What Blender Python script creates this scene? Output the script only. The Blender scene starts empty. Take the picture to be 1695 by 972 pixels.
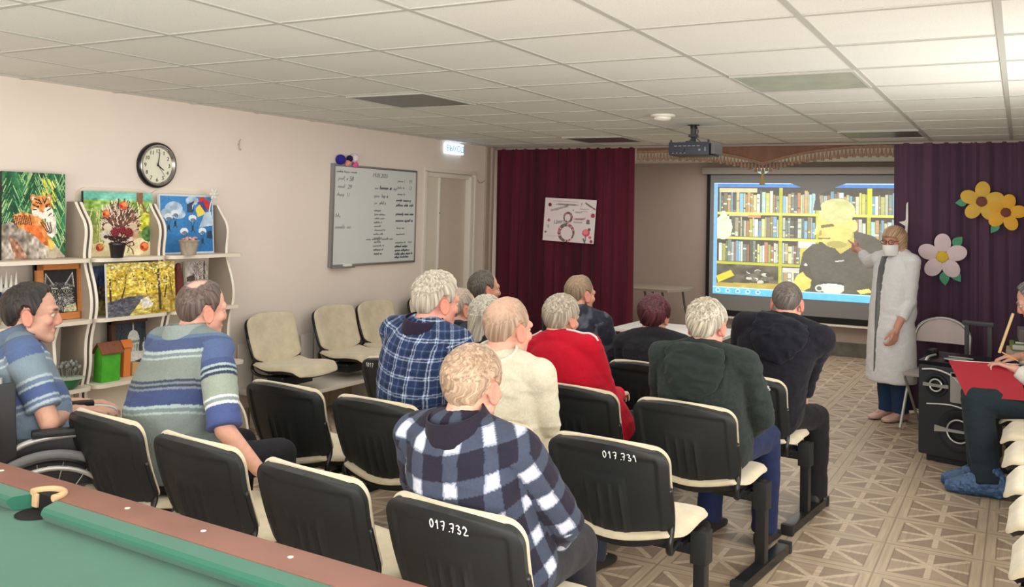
import bpy, bmesh, math, random
import numpy as np
from mathutils import Vector, Matrix
random.seed(7)
rng = np.random.RandomState(11)
SC = bpy.context.scene
COL = SC.collection
PI = math.pi
V = Vector

# ------------------------------------------------------------------ colours and materials
def s2l(c):
    c = c / 255.0
    return c / 12.92 if c <= 0.04045 else ((c + 0.055) / 1.055) ** 2.4
def lin(c): return (s2l(c[0]), s2l(c[1]), s2l(c[2]), 1.0)
def linarr(a):
    a = np.clip(np.asarray(a, float), 0, 255) / 255.0
    return np.where(a <= 0.04045, a / 12.92, ((a + 0.055) / 1.055) ** 2.4)

class NT:
    """small helper to write node graphs as expressions"""
    def __init__(s, m):
        s.m = m; s.t = m.node_tree; s.n = s.t.nodes; s.l = s.t.links
        s.bsdf = s.n.get('Principled BSDF')
    def node(s, kind, **kw):
        n = s.n.new(kind)
        for k, v in kw.items(): setattr(n, k, v)
        return n
    def put(s, sock, val):
        if hasattr(val, 'is_linked') or hasattr(val, 'links'): s.l.new(val, sock)
        else: sock.default_value = val
    def math(s, op, a, b=None, c=None):
        n = s.node('ShaderNodeMath', operation=op)
        s.put(n.inputs[0], a)
        if b is not None: s.put(n.inputs[1], b)
        if c is not None: s.put(n.inputs[2], c)
        return n.outputs[0]
    def mix(s, f, a, b):
        n = s.node('ShaderNodeMix', data_type='RGBA')
        s.put(n.inputs['Factor'], f)
        s.put([i for i in n.inputs if i.name == 'A' and i.type == 'RGBA'][0], a)
        s.put([i for i in n.inputs if i.name == 'B' and i.type == 'RGBA'][0], b)
        return [o for o in n.outputs if o.type == 'RGBA'][0]
    def coord(s, which='Object'): return s.node('ShaderNodeTexCoord').outputs[which]
    def mapping(s, vec, scale=(1, 1, 1), rot=(0, 0, 0)):
        n = s.node('ShaderNodeMapping'); s.l.new(vec, n.inputs[0])
        n.inputs['Scale'].default_value = scale; n.inputs['Rotation'].default_value = rot
        return n.outputs[0]
    def noise(s, vec, scale, detail=3, rough=.55):
        n = s.node('ShaderNodeTexNoise'); s.l.new(vec, n.inputs['Vector'])
        n.inputs['Scale'].default_value = scale; n.inputs['Detail'].default_value = detail
        n.inputs['Roughness'].default_value = rough
        return n.outputs['Fac']
    def sep(s, vec):
        n = s.node('ShaderNodeSeparateXYZ'); s.l.new(vec, n.inputs[0]); return n.outputs
    def ramp(s, f, lo, hi):
        n = s.node('ShaderNodeMapRange'); s.put(n.inputs[0], f)
        n.inputs[1].default_value = lo; n.inputs[2].default_value = hi
        return n.outputs[0]
    def bump(s, h, strength=.3, dist=.01):
        n = s.node('ShaderNodeBump'); n.inputs['Strength'].default_value = strength
        n.inputs['Distance'].default_value = dist
        s.put(n.inputs['Height'], h); s.l.new(n.outputs[0], s.bsdf.inputs['Normal'])

def newmat(name):
    m = bpy.data.materials.new(name); m.use_nodes = True
    return m, NT(m)

def mat(name, col, rough=.6, metal=0., spec=.4, var=0., vscale=8., bump=0., bscale=60., bdist=.004, stretch=(1, 1, 1), emit=None, estr=1., trans=0., sheen=0.):
    m, t = newmat(name); b = t.bsdf
    c = lin(col)
    b.inputs['Base Color'].default_value = c
    b.inputs['Roughness'].default_value = rough
    b.inputs['Metallic'].default_value = metal
    b.inputs['Specular IOR Level'].default_value = spec
    if sheen: b.inputs['Sheen Weight'].default_value = sheen
    if trans: b.inputs['Transmission Weight'].default_value = trans
    co = None
    if var or bump: co = t.mapping(t.coord(), stretch)
    if var:
        f = t.noise(co, vscale, 4)
        f = t.ramp(f, .3, .7)
        d = tuple(max(0, x * (1 - var)) for x in c[:3]) + (1,)
        u = tuple(min(1, x * (1 + var)) for x in c[:3]) + (1,)
        t.l.new(t.mix(f, d, u), b.inputs['Base Color'])
    if bump: t.bump(t.noise(co, bscale, 3), bump, bdist)
    if emit:
        b.inputs['Emission Color'].default_value = lin(emit); b.inputs['Emission Strength'].default_value = estr
    return m

def vmat(name, rough=.8, spec=.25, bump=.0, bscale=40., bdist=.004, stretch=(1, 1, 1), sheen=0., emit=0., attr='Col', base=None, var=0.):
    """material that shows a colour attribute computed by the script"""
    m, t = newmat(name); b = t.bsdf
    a = t.node('ShaderNodeVertexColor', layer_name=attr)
    col = a.outputs['Color']
    if var:
        f = t.ramp(t.noise(t.coord(), 130., 3), .3, .7)
        col = t.mix(t.math('MULTIPLY', f, var), col, (0.0, 0.0, 0.0, 1))
    if base is None: t.l.new(col, b.inputs['Base Color'])
    else: b.inputs['Base Color'].default_value = lin(base)
    b.inputs['Roughness'].default_value = rough; b.inputs['Specular IOR Level'].default_value = spec
    if sheen: b.inputs['Sheen Weight'].default_value = sheen
    if emit:
        t.l.new(a.outputs['Color'], b.inputs['Emission Color']); b.inputs['Emission Strength'].default_value = emit
    if bump: t.bump(t.noise(t.mapping(t.coord(), stretch), bscale, 4), bump, bdist)
    return m

# ------------------------------------------------------------------ objects
def tag(o, label=None, cat=None, group=None, kind=None):
    if label: o['label'] = label
    if cat: o['category'] = cat
    if group: o['group'] = group
    if kind: o['kind'] = kind
    return o
def empty(name, loc=(0, 0, 0), rz=0., label=None, cat=None, group=None):
    o = bpy.data.objects.new(name, None); COL.objects.link(o)
    o.empty_display_size = .05
    o.location = loc; o.rotation_euler = (0, 0, rz)
    return tag(o, label, cat, group)
def copy_tree(o, parent=None):
    c = o.copy(); COL.objects.link(c)
    if parent is not None: c.parent = parent
    for ch in list(o.children): copy_tree(ch, c)
    return c

def unit(a):
    a = np.asarray(a, float); return a / (np.linalg.norm(a) + 1e-12)
def perp(d):
    d = unit(d); h = np.array([0, 0, 1.]) if abs(d[2]) < .9 else np.array([0, 1., 0])
    a = unit(np.cross(h, d)); return a, np.cross(d, a)

class MB:
    """collects shapes and links them as one mesh object"""
    def __init__(s): s.v = []; s.f = []; s.mi = []; s.cur = 0
    def add(s, verts, faces):
        k = len(s.v); s.v.extend([tuple(map(float, p)) for p in verts])
        s.f.extend([tuple(i + k for i in f) for f in faces]); s.mi.extend([s.cur] * len(faces)); return s
    def box(s, c, size, bev=0., rz=0., ry=0., rx=0.):
        bm = bmesh.new(); bmesh.ops.create_cube(bm, size=1.)
        for v in bm.verts: v.co = V((v.co.x * size[0], v.co.y * size[1], v.co.z * size[2]))
        if bev > 0:
            bmesh.ops.bevel(bm, geom=bm.edges[:] , offset=min(bev, min(size) * .45), segments=2, affect='EDGES', profile=.7)
        R = Matrix.Rotation(rz, 3, 'Z') @ Matrix.Rotation(ry, 3, 'Y') @ Matrix.Rotation(rx, 3, 'X')
        for i, v in enumerate(bm.verts): v.co = R @ v.co + V(c); v.index = i
        s.add([v.co for v in bm.verts], [[v.index for v in f.verts] for f in bm.faces]); bm.free(); return s
    def tube(s, pts, r, n=10, closed=False, flat=1.0):
        pts = [np.asarray(p, float) for p in pts]; N = len(pts)
        rs = r if hasattr(r, '__len__') else [r] * N
        tang = []
        for i in range(N):
            a = pts[(i - 1) % N] if (closed or i > 0) else pts[i]
            b = pts[(i + 1) % N] if (closed or i < N - 1) else pts[i]
            tang.append(unit(b - a))
        A, B = perp(tang[0]); vs = []; fs = []
        for i in range(N):
            A = A - tang[i] * A.dot(tang[i]); A = unit(A); B = np.cross(tang[i], A)
            for k in range(n):
                th = 2 * PI * k / n
                vs.append(pts[i] + rs[i] * (A * math.cos(th) + B * math.sin(th) * flat))
        M = N if closed else N - 1
        for i in range(M):
            j = (i + 1) % N
            for k in range(n):
                k2 = (k + 1) % n
                fs.append((i * n + k, i * n + k2, j * n + k2, j * n + k))
        if not closed:
            fs.append(tuple(range(n - 1, -1, -1))); fs.append(tuple((N - 1) * n + k for k in range(n)))
        return s.add(vs, fs)
    def cap(s, p0, p1, r0, r1=None, n=14):
        """tapered capsule"""
        r1 = r0 if r1 is None else r1
        p0 = np.asarray(p0, float); p1 = np.asarray(p1, float); d = p1 - p0
        L = np.linalg.norm(d); d = unit(d) if L > 1e-6 else np.array([0, 0, 1.]); A, B = perp(d)
        rings = []
        for i in range(1, 5):
            th = PI / 2 * (1 - i / 4.0); rings.append((p0 - d * r0 * math.sin(th), r0 * math.cos(th)))
        for i in range(0, 4):
            th = PI / 2 * i / 4.0; rings.append((p1 + d * r1 * math.sin(th), r1 * math.cos(th)))
        vs = [p0 - d * r0]; fs = []
        for c, r in rings:
            for k in range(n):
                th = 2 * PI * k / n; vs.append(c + r * (A * math.cos(th) + B * math.sin(th)))
        vs.append(p1 + d * r1); R = len(rings)
        for k in range(n): fs.append((0, 1 + (k + 1) % n, 1 + k))
        for i in range(R - 1):
            for k in range(n):
                k2 = (k + 1) % n; a = 1 + i * n; b = a + n
                fs.append((a + k, a + k2, b + k2, b + k))
        a = 1 + (R - 1) * n
        for k in range(n): fs.append((a + k, a + (k + 1) % n, len(vs) - 1))
        return s.add(vs, fs)
    def ell(s, c, r, ax=None, nu=20, nv=12):
        ax = np.eye(3) if ax is None else np.asarray(ax, float); c = np.asarray(c, float)
        vs = [c + ax[2] * r[2]]; fs = []
        for i in range(1, nv):
            th = PI * i / nv
            for k in range(nu):
                ph = 2 * PI * k / nu
                vs.append(c + ax[0] * r[0] * math.sin(th) * math.cos(ph) + ax[1] * r[1] * math.sin(th) * math.sin(ph) + ax[2] * r[2] * math.cos(th))
        vs.append(c - ax[2] * r[2])
        for k in range(nu): fs.append((0, 1 + k, 1 + (k + 1) % nu))
        for i in range(nv - 2):
            for k in range(nu):
                k2 = (k + 1) % nu; a = 1 + i * nu; b = a + nu
                fs.append((a + k, b + k, b + k2, a + k2))
        a = 1 + (nv - 2) * nu
        for k in range(nu): fs.append((a + k, len(vs) - 1, a + (k + 1) % nu))
        return s.add(vs, fs)
    def loft(s, rings, n=24, power=2.0, caps=True, closed=True):
        """rings: (centre, lateral vector, depth vector); superellipse sections"""
        vs = []; fs = []
        for c, A, B in rings:
            c = np.asarray(c, float); A = np.asarray(A, float); B = np.asarray(B, float)
            for k in range(n):
                th = 2 * PI * k / n; x = math.cos(th); y = math.sin(th)
                x = math.copysign(abs(x) ** (2 / power), x); y = math.copysign(abs(y) ** (2 / power), y)
                vs.append(c + A * x + B * y)
        R = len(rings)
        for i in range(R - 1):
            for k in range(n):
                k2 = (k + 1) % n
                fs.append((i * n + k, i * n + k2, (i + 1) * n + k2, (i + 1) * n + k))
        if caps:
            fs.append(tuple(range(n - 1, -1, -1))); fs.append(tuple((R - 1) * n + k for k in range(n)))
        return s.add(vs, fs)
    def lathe(s, prof, n=24, c=(0, 0, 0), ax=None, caps=True):
        ax = np.eye(3) if ax is None else np.asarray(ax, float); c = np.asarray(c, float)
        vs = []; fs = []
        for r, z in prof:
            for k in range(n):
                th = 2 * PI * k / n; vs.append(c + ax[0] * r * math.cos(th) + ax[1] * r * math.sin(th) + ax[2] * z)
        for i in range(len(prof) - 1):
            for k in range(n):
                k2 = (k + 1) % n; fs.append((i * n + k, i * n + k2, (i + 1) * n + k2, (i + 1) * n + k))
        if caps: fs.append(tuple(range(n - 1, -1, -1))); fs.append(tuple((len(prof) - 1) * n + k for k in range(n)))
        return s.add(vs, fs)
    def prism(s, poly, org, ex, ey, ez):
        """2D polygon in the plane (ex,ey) from org, extruded by ez"""
        org = np.asarray(org, float); ex = np.asarray(ex, float); ey = np.asarray(ey, float); ez = np.asarray(ez, float)
        n = len(poly); a = [org + ex * p[0] + ey * p[1] for p in poly]; b = [p + ez for p in a]
        fs = [tuple(range(n - 1, -1, -1)), tuple(range(n, 2 * n))]
        for k in range(n):
            k2 = (k + 1) % n; fs.append((k, k2, n + k2, n + k))
        return s.add(a + b, fs)
    def grid(s, fn, nu, nv, wrap=False):
        vs = [fn(i / nu, j / nv) for j in range(nv + 1) for i in range(nu + 1)]
        fs = [(j * (nu + 1) + i, j * (nu + 1) + i + 1, (j + 1) * (nu + 1) + i + 1, (j + 1) * (nu + 1) + i) for j in range(nv) for i in range(nu)]
        return s.add(vs, fs)
    def slab(s, fa, fb, nu, nv):
        """closed solid between two grids fa (front) and fb (back)"""
        k = (nu + 1) * (nv + 1)
        vs = [fa(i / nu, j / nv) for j in range(nv + 1) for i in range(nu + 1)] + [fb(i / nu, j / nv) for j in range(nv + 1) for i in range(nu + 1)]
        ix = lambda i, j: j * (nu + 1) + i
        fs = []
        for j in range(nv):
            for i in range(nu):
                q = (ix(i, j), ix(i + 1, j), ix(i + 1, j + 1), ix(i, j + 1))
                fs.append(q); fs.append(tuple(k + a for a in reversed(q)))
        rim = [ix(i, 0) for i in range(nu)] + [ix(nu, j) for j in range(nv)] + [ix(i, nv) for i in range(nu, 0, -1)] + [ix(0, j) for j in range(nv, 0, -1)]
        for a in range(len(rim)):
            p, q = rim[a], rim[(a + 1) % len(rim)]; fs.append((q, p, k + p, k + q))
        return s.add(vs, fs)
    def mesh(s, name, off=None):
        me = bpy.data.meshes.new(name)
        vs = s.v if off is None else [(p[0] - off[0], p[1] - off[1], p[2] - off[2]) for p in s.v]
        me.from_pydata(vs, [], s.f); me.update(); return me
    def build(s, name, m, parent=None, smooth=True, angle=.7, world=False, loc=None):
        off = None
        if world and parent is not None: off = parent.matrix_basis.translation if parent.parent is None else (parent.parent.matrix_basis.translation + parent.location)
        me = s.mesh(name, off)
        ms = m if isinstance(m, (list, tuple)) else [m]
        for x in ms: me.materials.append(x)
        if len(ms) > 1: me.polygons.foreach_set('material_index', s.mi)
        if smooth:
            me.polygons.foreach_set('use_smooth', [True] * len(me.polygons))
            me.set_sharp_from_angle(angle=angle)
        o = bpy.data.objects.new(name, me); COL.objects.link(o)
        if parent is not None: o.parent = parent
        if loc is not None: o.location = loc
        return o

def link(name, me, m, parent=None):
    o = bpy.data.objects.new(name, me); COL.objects.link(o)
    if m is not None:
        me.materials.clear(); me.materials.append(m)
    if parent is not None: o.parent = parent
    return o
def recentre(o):
    """put a single-mesh thing's origin at the base of its mesh"""
    me = o.data; n = len(me.vertices); a = np.empty(n * 3); me.vertices.foreach_get('co', a); a = a.reshape(-1, 3)
    c = np.array([(a[:, 0].min() + a[:, 0].max()) / 2, (a[:, 1].min() + a[:, 1].max()) / 2, a[:, 2].min()])
    me.vertices.foreach_set('co', (a - c).ravel()); me.update(); o.location = o.location + V(c); return o

def remesh(mb, voxel, smooth=5, name='m'):
    """one continuous skin over overlapping shapes"""
    me = mb.mesh('tmp'); o = bpy.data.objects.new('tmp', me); COL.objects.link(o)
    r = o.modifiers.new('r', 'REMESH'); r.mode = 'VOXEL'; r.voxel_size = voxel; r.use_smooth_shade = True
    if smooth:
        k = o.modifiers.new('s', 'SMOOTH'); k.factor = .5; k.iterations = smooth
    dg = bpy.context.evaluated_depsgraph_get(); dg.update()
    out = bpy.data.meshes.new_from_object(o.evaluated_get(dg)); out.name = name
    bpy.data.objects.remove(o); bpy.data.meshes.remove(me)
    return out
def coords(me):
    a = np.empty(len(me.vertices) * 3); me.vertices.foreach_get('co', a); return a.reshape(-1, 3)
def normals(me):
    a = np.empty(len(me.vertices) * 3); me.vertices.foreach_get('normal', a); return a.reshape(-1, 3)
def setco(me, a): me.vertices.foreach_set('co', np.asarray(a, float).ravel()); me.update()
def setcol(me, rgb, name='Col'):
    """rgb: per vertex sRGB 0-255"""
    ca = me.color_attributes.new(name, 'FLOAT_COLOR', 'POINT')
    a = np.ones((len(me.vertices), 4)); a[:, :3] = linarr(rgb); ca.data.foreach_set('color', a.ravel())

def hash3(i, j, k):
    h = (i * 374761393 + j * 668265263 + k * 2147483647 + 1013904223) & 0xffffffff
    h = ((h ^ (h >> 13)) * 1274126177) & 0xffffffff
    h = (h ^ (h >> 16)) & 0xffff
    return h / 65535.0
def vnoise(P, f=1.0, seed=0):
    """value noise, 0..1, vectorised"""
    P = np.asarray(P, float) * f + 100.0 + seed * 17.3
    I = np.floor(P).astype(np.int64); F = P - I; F = F * F * (3 - 2 * F)
    r = 0
    for a in (0, 1):
        for b in (0, 1):
            for c in (0, 1):
                w = (F[:, 0] if a else 1 - F[:, 0]) * (F[:, 1] if b else 1 - F[:, 1]) * (F[:, 2] if c else 1 - F[:, 2])
                r = r + w * hash3(I[:, 0] + a, I[:, 1] + b, I[:, 2] + c)
    return r
def sstep(a, b, x):
    t = np.clip((x - a) / (b - a), 0, 1); return t * t * (3 - 2 * t)

def text_mesh(name, body, size, M, m, parent=None, ext=.0008, spacing=1.0, line=1.0, align='LEFT', shear=0.):
    cu = bpy.data.curves.new(name, 'FONT'); cu.body = body; cu.size = size; cu.extrude = ext
    cu.space_line = line; cu.space_character = spacing; cu.align_x = align; cu.shear = shear; cu.resolution_u = 3
    o = bpy.data.objects.new('tmp', cu); COL.objects.link(o)
    dg = bpy.context.evaluated_depsgraph_get(); dg.update()
    me = bpy.data.meshes.new_from_object(o.evaluated_get(dg)); bpy.data.objects.remove(o)
    me.transform(M); me.name = name
    return link(name, me, m, parent)
def frame_matrix(org, ex, ey, ez):
    ex, ey, ez = unit(ex), unit(ey), unit(ez)
    return Matrix(((ex[0], ey[0], ez[0], org[0]), (ex[1], ey[1], ez[1], org[1]), (ex[2], ey[2], ez[2], org[2]), (0, 0, 0, 1)))

# handwriting strokes (unit box, y up)
DIG = {'0': [[(.5, 1), (.15, .75), (.1, .35), (.4, 0), (.75, .2), (.85, .65), (.5, 1)]],
       '1': [[(.2, .7), (.55, 1), (.5, 0)]],
       '2': [[(.15, .75), (.4, 1), (.75, .85), (.7, .55), (.1, .02), (.9, .05)]],
       '3': [[(.15, .9), (.5, 1), (.75, .8), (.4, .55), (.8, .35), (.6, .02), (.15, .1)]],
       '7': [[(.1, .95), (.85, 1), (.4, 0)], [(.25, .5), (.75, .55)]],
       '8': [[(.5, .55), (.2, .8), (.5, 1), (.8, .8), (.5, .55), (.15, .25), (.5, 0), (.85, .25), (.5, .55)]],
       '.': [[(.4, .0), (.55, .06)]]}
def smooth_line(p, k=4):
    if len(p) < 3: return p
    p = [np.array(q, float) for q in p]; out = []
    for i in range(len(p) - 1):
        a = p[max(i - 1, 0)]; b = p[i]; c = p[i + 1]; d = p[min(i + 2, len(p) - 1)]
        for j in range(k):
            t = j / k
            out.append(.5 * ((2 * b) + (c - a) * t + (2 * a - 5 * b + 4 * c - d) * t * t + (3 * b - a - 3 * c + d) * t ** 3))
    out.append(p[-1]); return out

# ------------------------------------------------------------------ little painter for pictures (rows from the top)
class Canvas:
    def __init__(s, w, h, bg=(255, 255, 255)):
        s.w, s.h = w, h; s.a = np.zeros((h, w, 3)); s.a[:] = bg; s.alpha = np.ones((h, w), bool)
        yy, xx = np.mgrid[0:h, 0:w]; s.x = (xx + .5) / w; s.y = (yy + .5) / h
    def rect(s, x0, y0, x1, y1, c):
        s.a[(s.x >= x0) & (s.x <= x1) & (s.y >= y0) & (s.y <= y1)] = c
    def ell(s, cx, cy, rx, ry, c, rot=0., soft=0.):
        dx = s.x - cx; dy = s.y - cy
        if rot: dx, dy = dx * math.cos(rot) + dy * math.sin(rot), -dx * math.sin(rot) + dy * math.cos(rot)
        d = (dx / rx) ** 2 + (dy / ry) ** 2; m = d <= 1; s.a[m] = c; return m
    def mask(s, pts):
        m = np.zeros((s.h, s.w), bool); n = len(pts)
        for i in range(n):
            x0, y0 = pts[i]; x1, y1 = pts[(i + 1) % n]
            if y0 == y1: continue
            cond = ((s.y > min(y0, y1)) & (s.y <= max(y0, y1)))
            xi = x0 + (s.y - y0) * (x1 - x0) / (y1 - y0)
            m ^= cond & (s.x < xi)
        return m
    def poly(s, pts, c): m = s.mask(pts); s.a[m] = c; return m
    def line(s, pts, wd, c):
        asp = s.h / s.w
        for (x0, y0), (x1, y1) in zip(pts[:-1], pts[1:]):
            dx, dy = x1 - x0, (y1 - y0) * asp; L = dx * dx + dy * dy + 1e-9
            t = np.clip(((s.x - x0) * dx + (s.y - y0) * asp * dy) / L, 0, 1)
            d = np.hypot(s.x - x0 - t * dx, (s.y - y0) * asp - t * dy); s.a[d < wd / 2] = c
    def noise(s, amt, f=20, seed=0, mask=None, fy=None):
        P = np.stack([s.x.ravel() * f, s.y.ravel() * (fy or f), np.zeros(s.w * s.h)], 1)
        n = (vnoise(P, 1., seed).reshape(s.h, s.w) - .5) * 2 * amt
        if mask is not None: n = n * mask
        s.a += n[..., None]
    def nfield(s, f, seed=0, fy=None):
        P = np.stack([s.x.ravel() * f, s.y.ravel() * (fy or f), np.zeros(s.w * s.h)], 1)
        return vnoise(P, 1., seed).reshape(s.h, s.w)
def picture(mb_name, cv, org, ex, ey, m, parent=None, bend=0.):
    """flat grid coloured by a canvas; org = top-left, ex to the right edge, ey to the bottom edge"""
    org, ex, ey = (np.asarray(q, float) for q in (org, ex, ey)); w, h = cv.w, cv.h
    uu, vv = np.meshgrid(np.arange(w + 1) / w, np.arange(h + 1) / h)
    P = org + uu[..., None] * ex + vv[..., None] * ey
    idx = np.arange((w + 1) * (h + 1)).reshape(h + 1, w + 1)
    q = np.stack([idx[:-1, :-1], idx[1:, :-1], idx[1:, 1:], idx[:-1, 1:]], -1)[cv.alpha]
    me = bpy.data.meshes.new(mb_name); me.from_pydata(P.reshape(-1, 3).tolist(), [], q.reshape(-1, 4).tolist()); me.update()
    ca = me.color_attributes.new('Col', 'FLOAT_COLOR', 'CORNER')
    c = np.ones((q.reshape(-1, 4).shape[0], 4, 4)); c[:, :, :3] = linarr(cv.a[cv.alpha])[:, None, :]
    ca.data.foreach_set('color', c.ravel())
    return link(mb_name, me, m, parent)
# ------------------------------------------------------------------ people
M_skin = None
def skin_material():
    m, t = newmat('skin'); b = t.bsdf
    a = t.node('ShaderNodeVertexColor', layer_name='Col')
    f = t.ramp(t.noise(t.coord(), 45., 4), .3, .7)
    t.l.new(t.mix(t.math('MULTIPLY', f, .22), a.outputs['Color'], lin((168, 104, 84))), b.inputs['Base Color'])
    b.inputs['Roughness'].default_value = .55; b.inputs['Specular IOR Level'].default_value = .35
    b.inputs['Subsurface Weight'].default_value = .0
    t.bump(t.noise(t.coord(), 220., 3), .12, .002)
    return m
M_skin = skin_material()
M_cloth = vmat('woven cloth', rough=.92, spec=.12, bump=.35, bscale=28., bdist=.012, sheen=.06, var=.12)
M_hair = vmat('hair', rough=.5, spec=.35, bump=.08, bscale=300., bdist=.001)
M_eye = vmat('eyeball', rough=.15, spec=.5)
M_shoe = mat('shoe leather', (30, 29, 30), rough=.45, bump=.1, bscale=50.)

def axes(yaw, pitch=0., roll=0.):
    """columns right, forward, up; yaw 0 looks along +Y, positive turns left"""
    R = Matrix.Rotation(math.radians(yaw), 3, 'Z') @ Matrix.Rotation(math.radians(pitch), 3, 'X') @ Matrix.Rotation(math.radians(roll), 3, 'Y')
    return np.array([[R[0][i], R[1][i], R[2][i]] for i in range(3)])     # rows = axes

def head_prims(mb, hc, ax, nb, s=1.0):
    L = lambda x, y, z: hc + s * (ax[0] * x + ax[1] * y + ax[2] * z)
    E = lambda c, r: mb.ell(L(*c), [q * s for q in r], ax)
    C = lambda a, b, r0, r1=None: mb.cap(L(*a), L(*b), r0 * s, (r1 or r0) * s)
    E((0, -.012, .030), (.074, .094, .086)); E((0, .030, -.030), (.061, .058, .082))
    for k in (-1, 1):
        C((k * .047, .002, -.058), (k * .014, .066, -.094), .026, .022)
        C((k * .010, .080, .022), (k * .045, .066, .020), .015, .014)
        E((k * .041, .057, -.022), (.024, .022, .022))
        E((k * .013, .092, -.035), (.011, .012, .009))
        P = []
        for i in range(10):
            th = 2 * PI * i / 10
            P.append(L(k * (.076 + .010 * (1 - math.cos(th)) * .5), -.014 - .017 * math.cos(th) - .005 * math.sin(th), -.010 + .030 * math.sin(th)))
        mb.tube(P, .0062 * s, 8, closed=True)
        mb.ell(L(k * .077, -.014, -.012), (.0055 * s, .014 * s, .026 * s), ax)
        E((k * .077, -.004, -.037), (.006, .008, .009))
    C((0, .085, .012), (0, .101, -.028), .009, .012); E((0, .070, -.096), (.022, .020, .020))
    C((-.021, .081, -.064), (.021, .081, -.064), .008); C((-.017, .080, -.074), (.017, .080, -.074), .009)
    mb.cap(L(0, -.022, -.045), nb, .056 * s, .062 * s, 18)

def hand_prims(mb, w, d, n, t, curl=.35, s=1.0, spread=1.0, curls=None, thumb_in=.5):
    """w wrist, d pointing direction, n palm-side normal, t thumb-side direction"""
    d = unit(d); t = unit(t - d * np.dot(t, d)); n0 = unit(np.cross(d, t)); n = n0 if np.dot(n0, n) > 0 else -n0
    offs = (.031, .0105, -.0105, -.031); lens = ((.046, .027, .021), (.050, .031, .022), (.046, .028, .021), (.036, .021, .018)); pal = (.092, .094, .089, .082)
    mb.cap(w - d * .02 * s, w + d * .02 * s, .025 * s, .024 * s)
    for i in range(4):
        a = w + s * (d * .012 + t * offs[i] * .6); k = w + s * (d * pal[i] + t * offs[i] * spread * .95)
        mb.cap(a, k, .0135 * s, .0115 * s)
        c = curl if curls is None else curls[i]; ang = c * .6; p = k
        fan = t * offs[i] * 2.2 * spread
        for j in range(3):
            dd = unit(d * math.cos(ang) + n * math.sin(ang) + fan * .5 * math.cos(ang))
            q = p + dd * lens[i][j] * s; mb.cap(p, q, (.0092 - .0009 * j) * s, (.0085 - .0009 * j) * s); p = q; ang += c * 1.15
    a = w + s * (d * .022 + t * .020); k = w + s * (d * .052 + t * .046 + n * .012)
    mb.cap(a, k, .015 * s, .012 * s)
    dd = unit(d * .8 + t * (.55 - thumb_in * .6) + n * .3 * thumb_in); q = k + dd * .034 * s; mb.cap(k, q, .0108 * s, .0095 * s)
    dd = unit(dd + n * .2 - t * .25 * thumb_in); mb.cap(q, q + dd * .026 * s, .0095 * s, .0080 * s)

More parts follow.
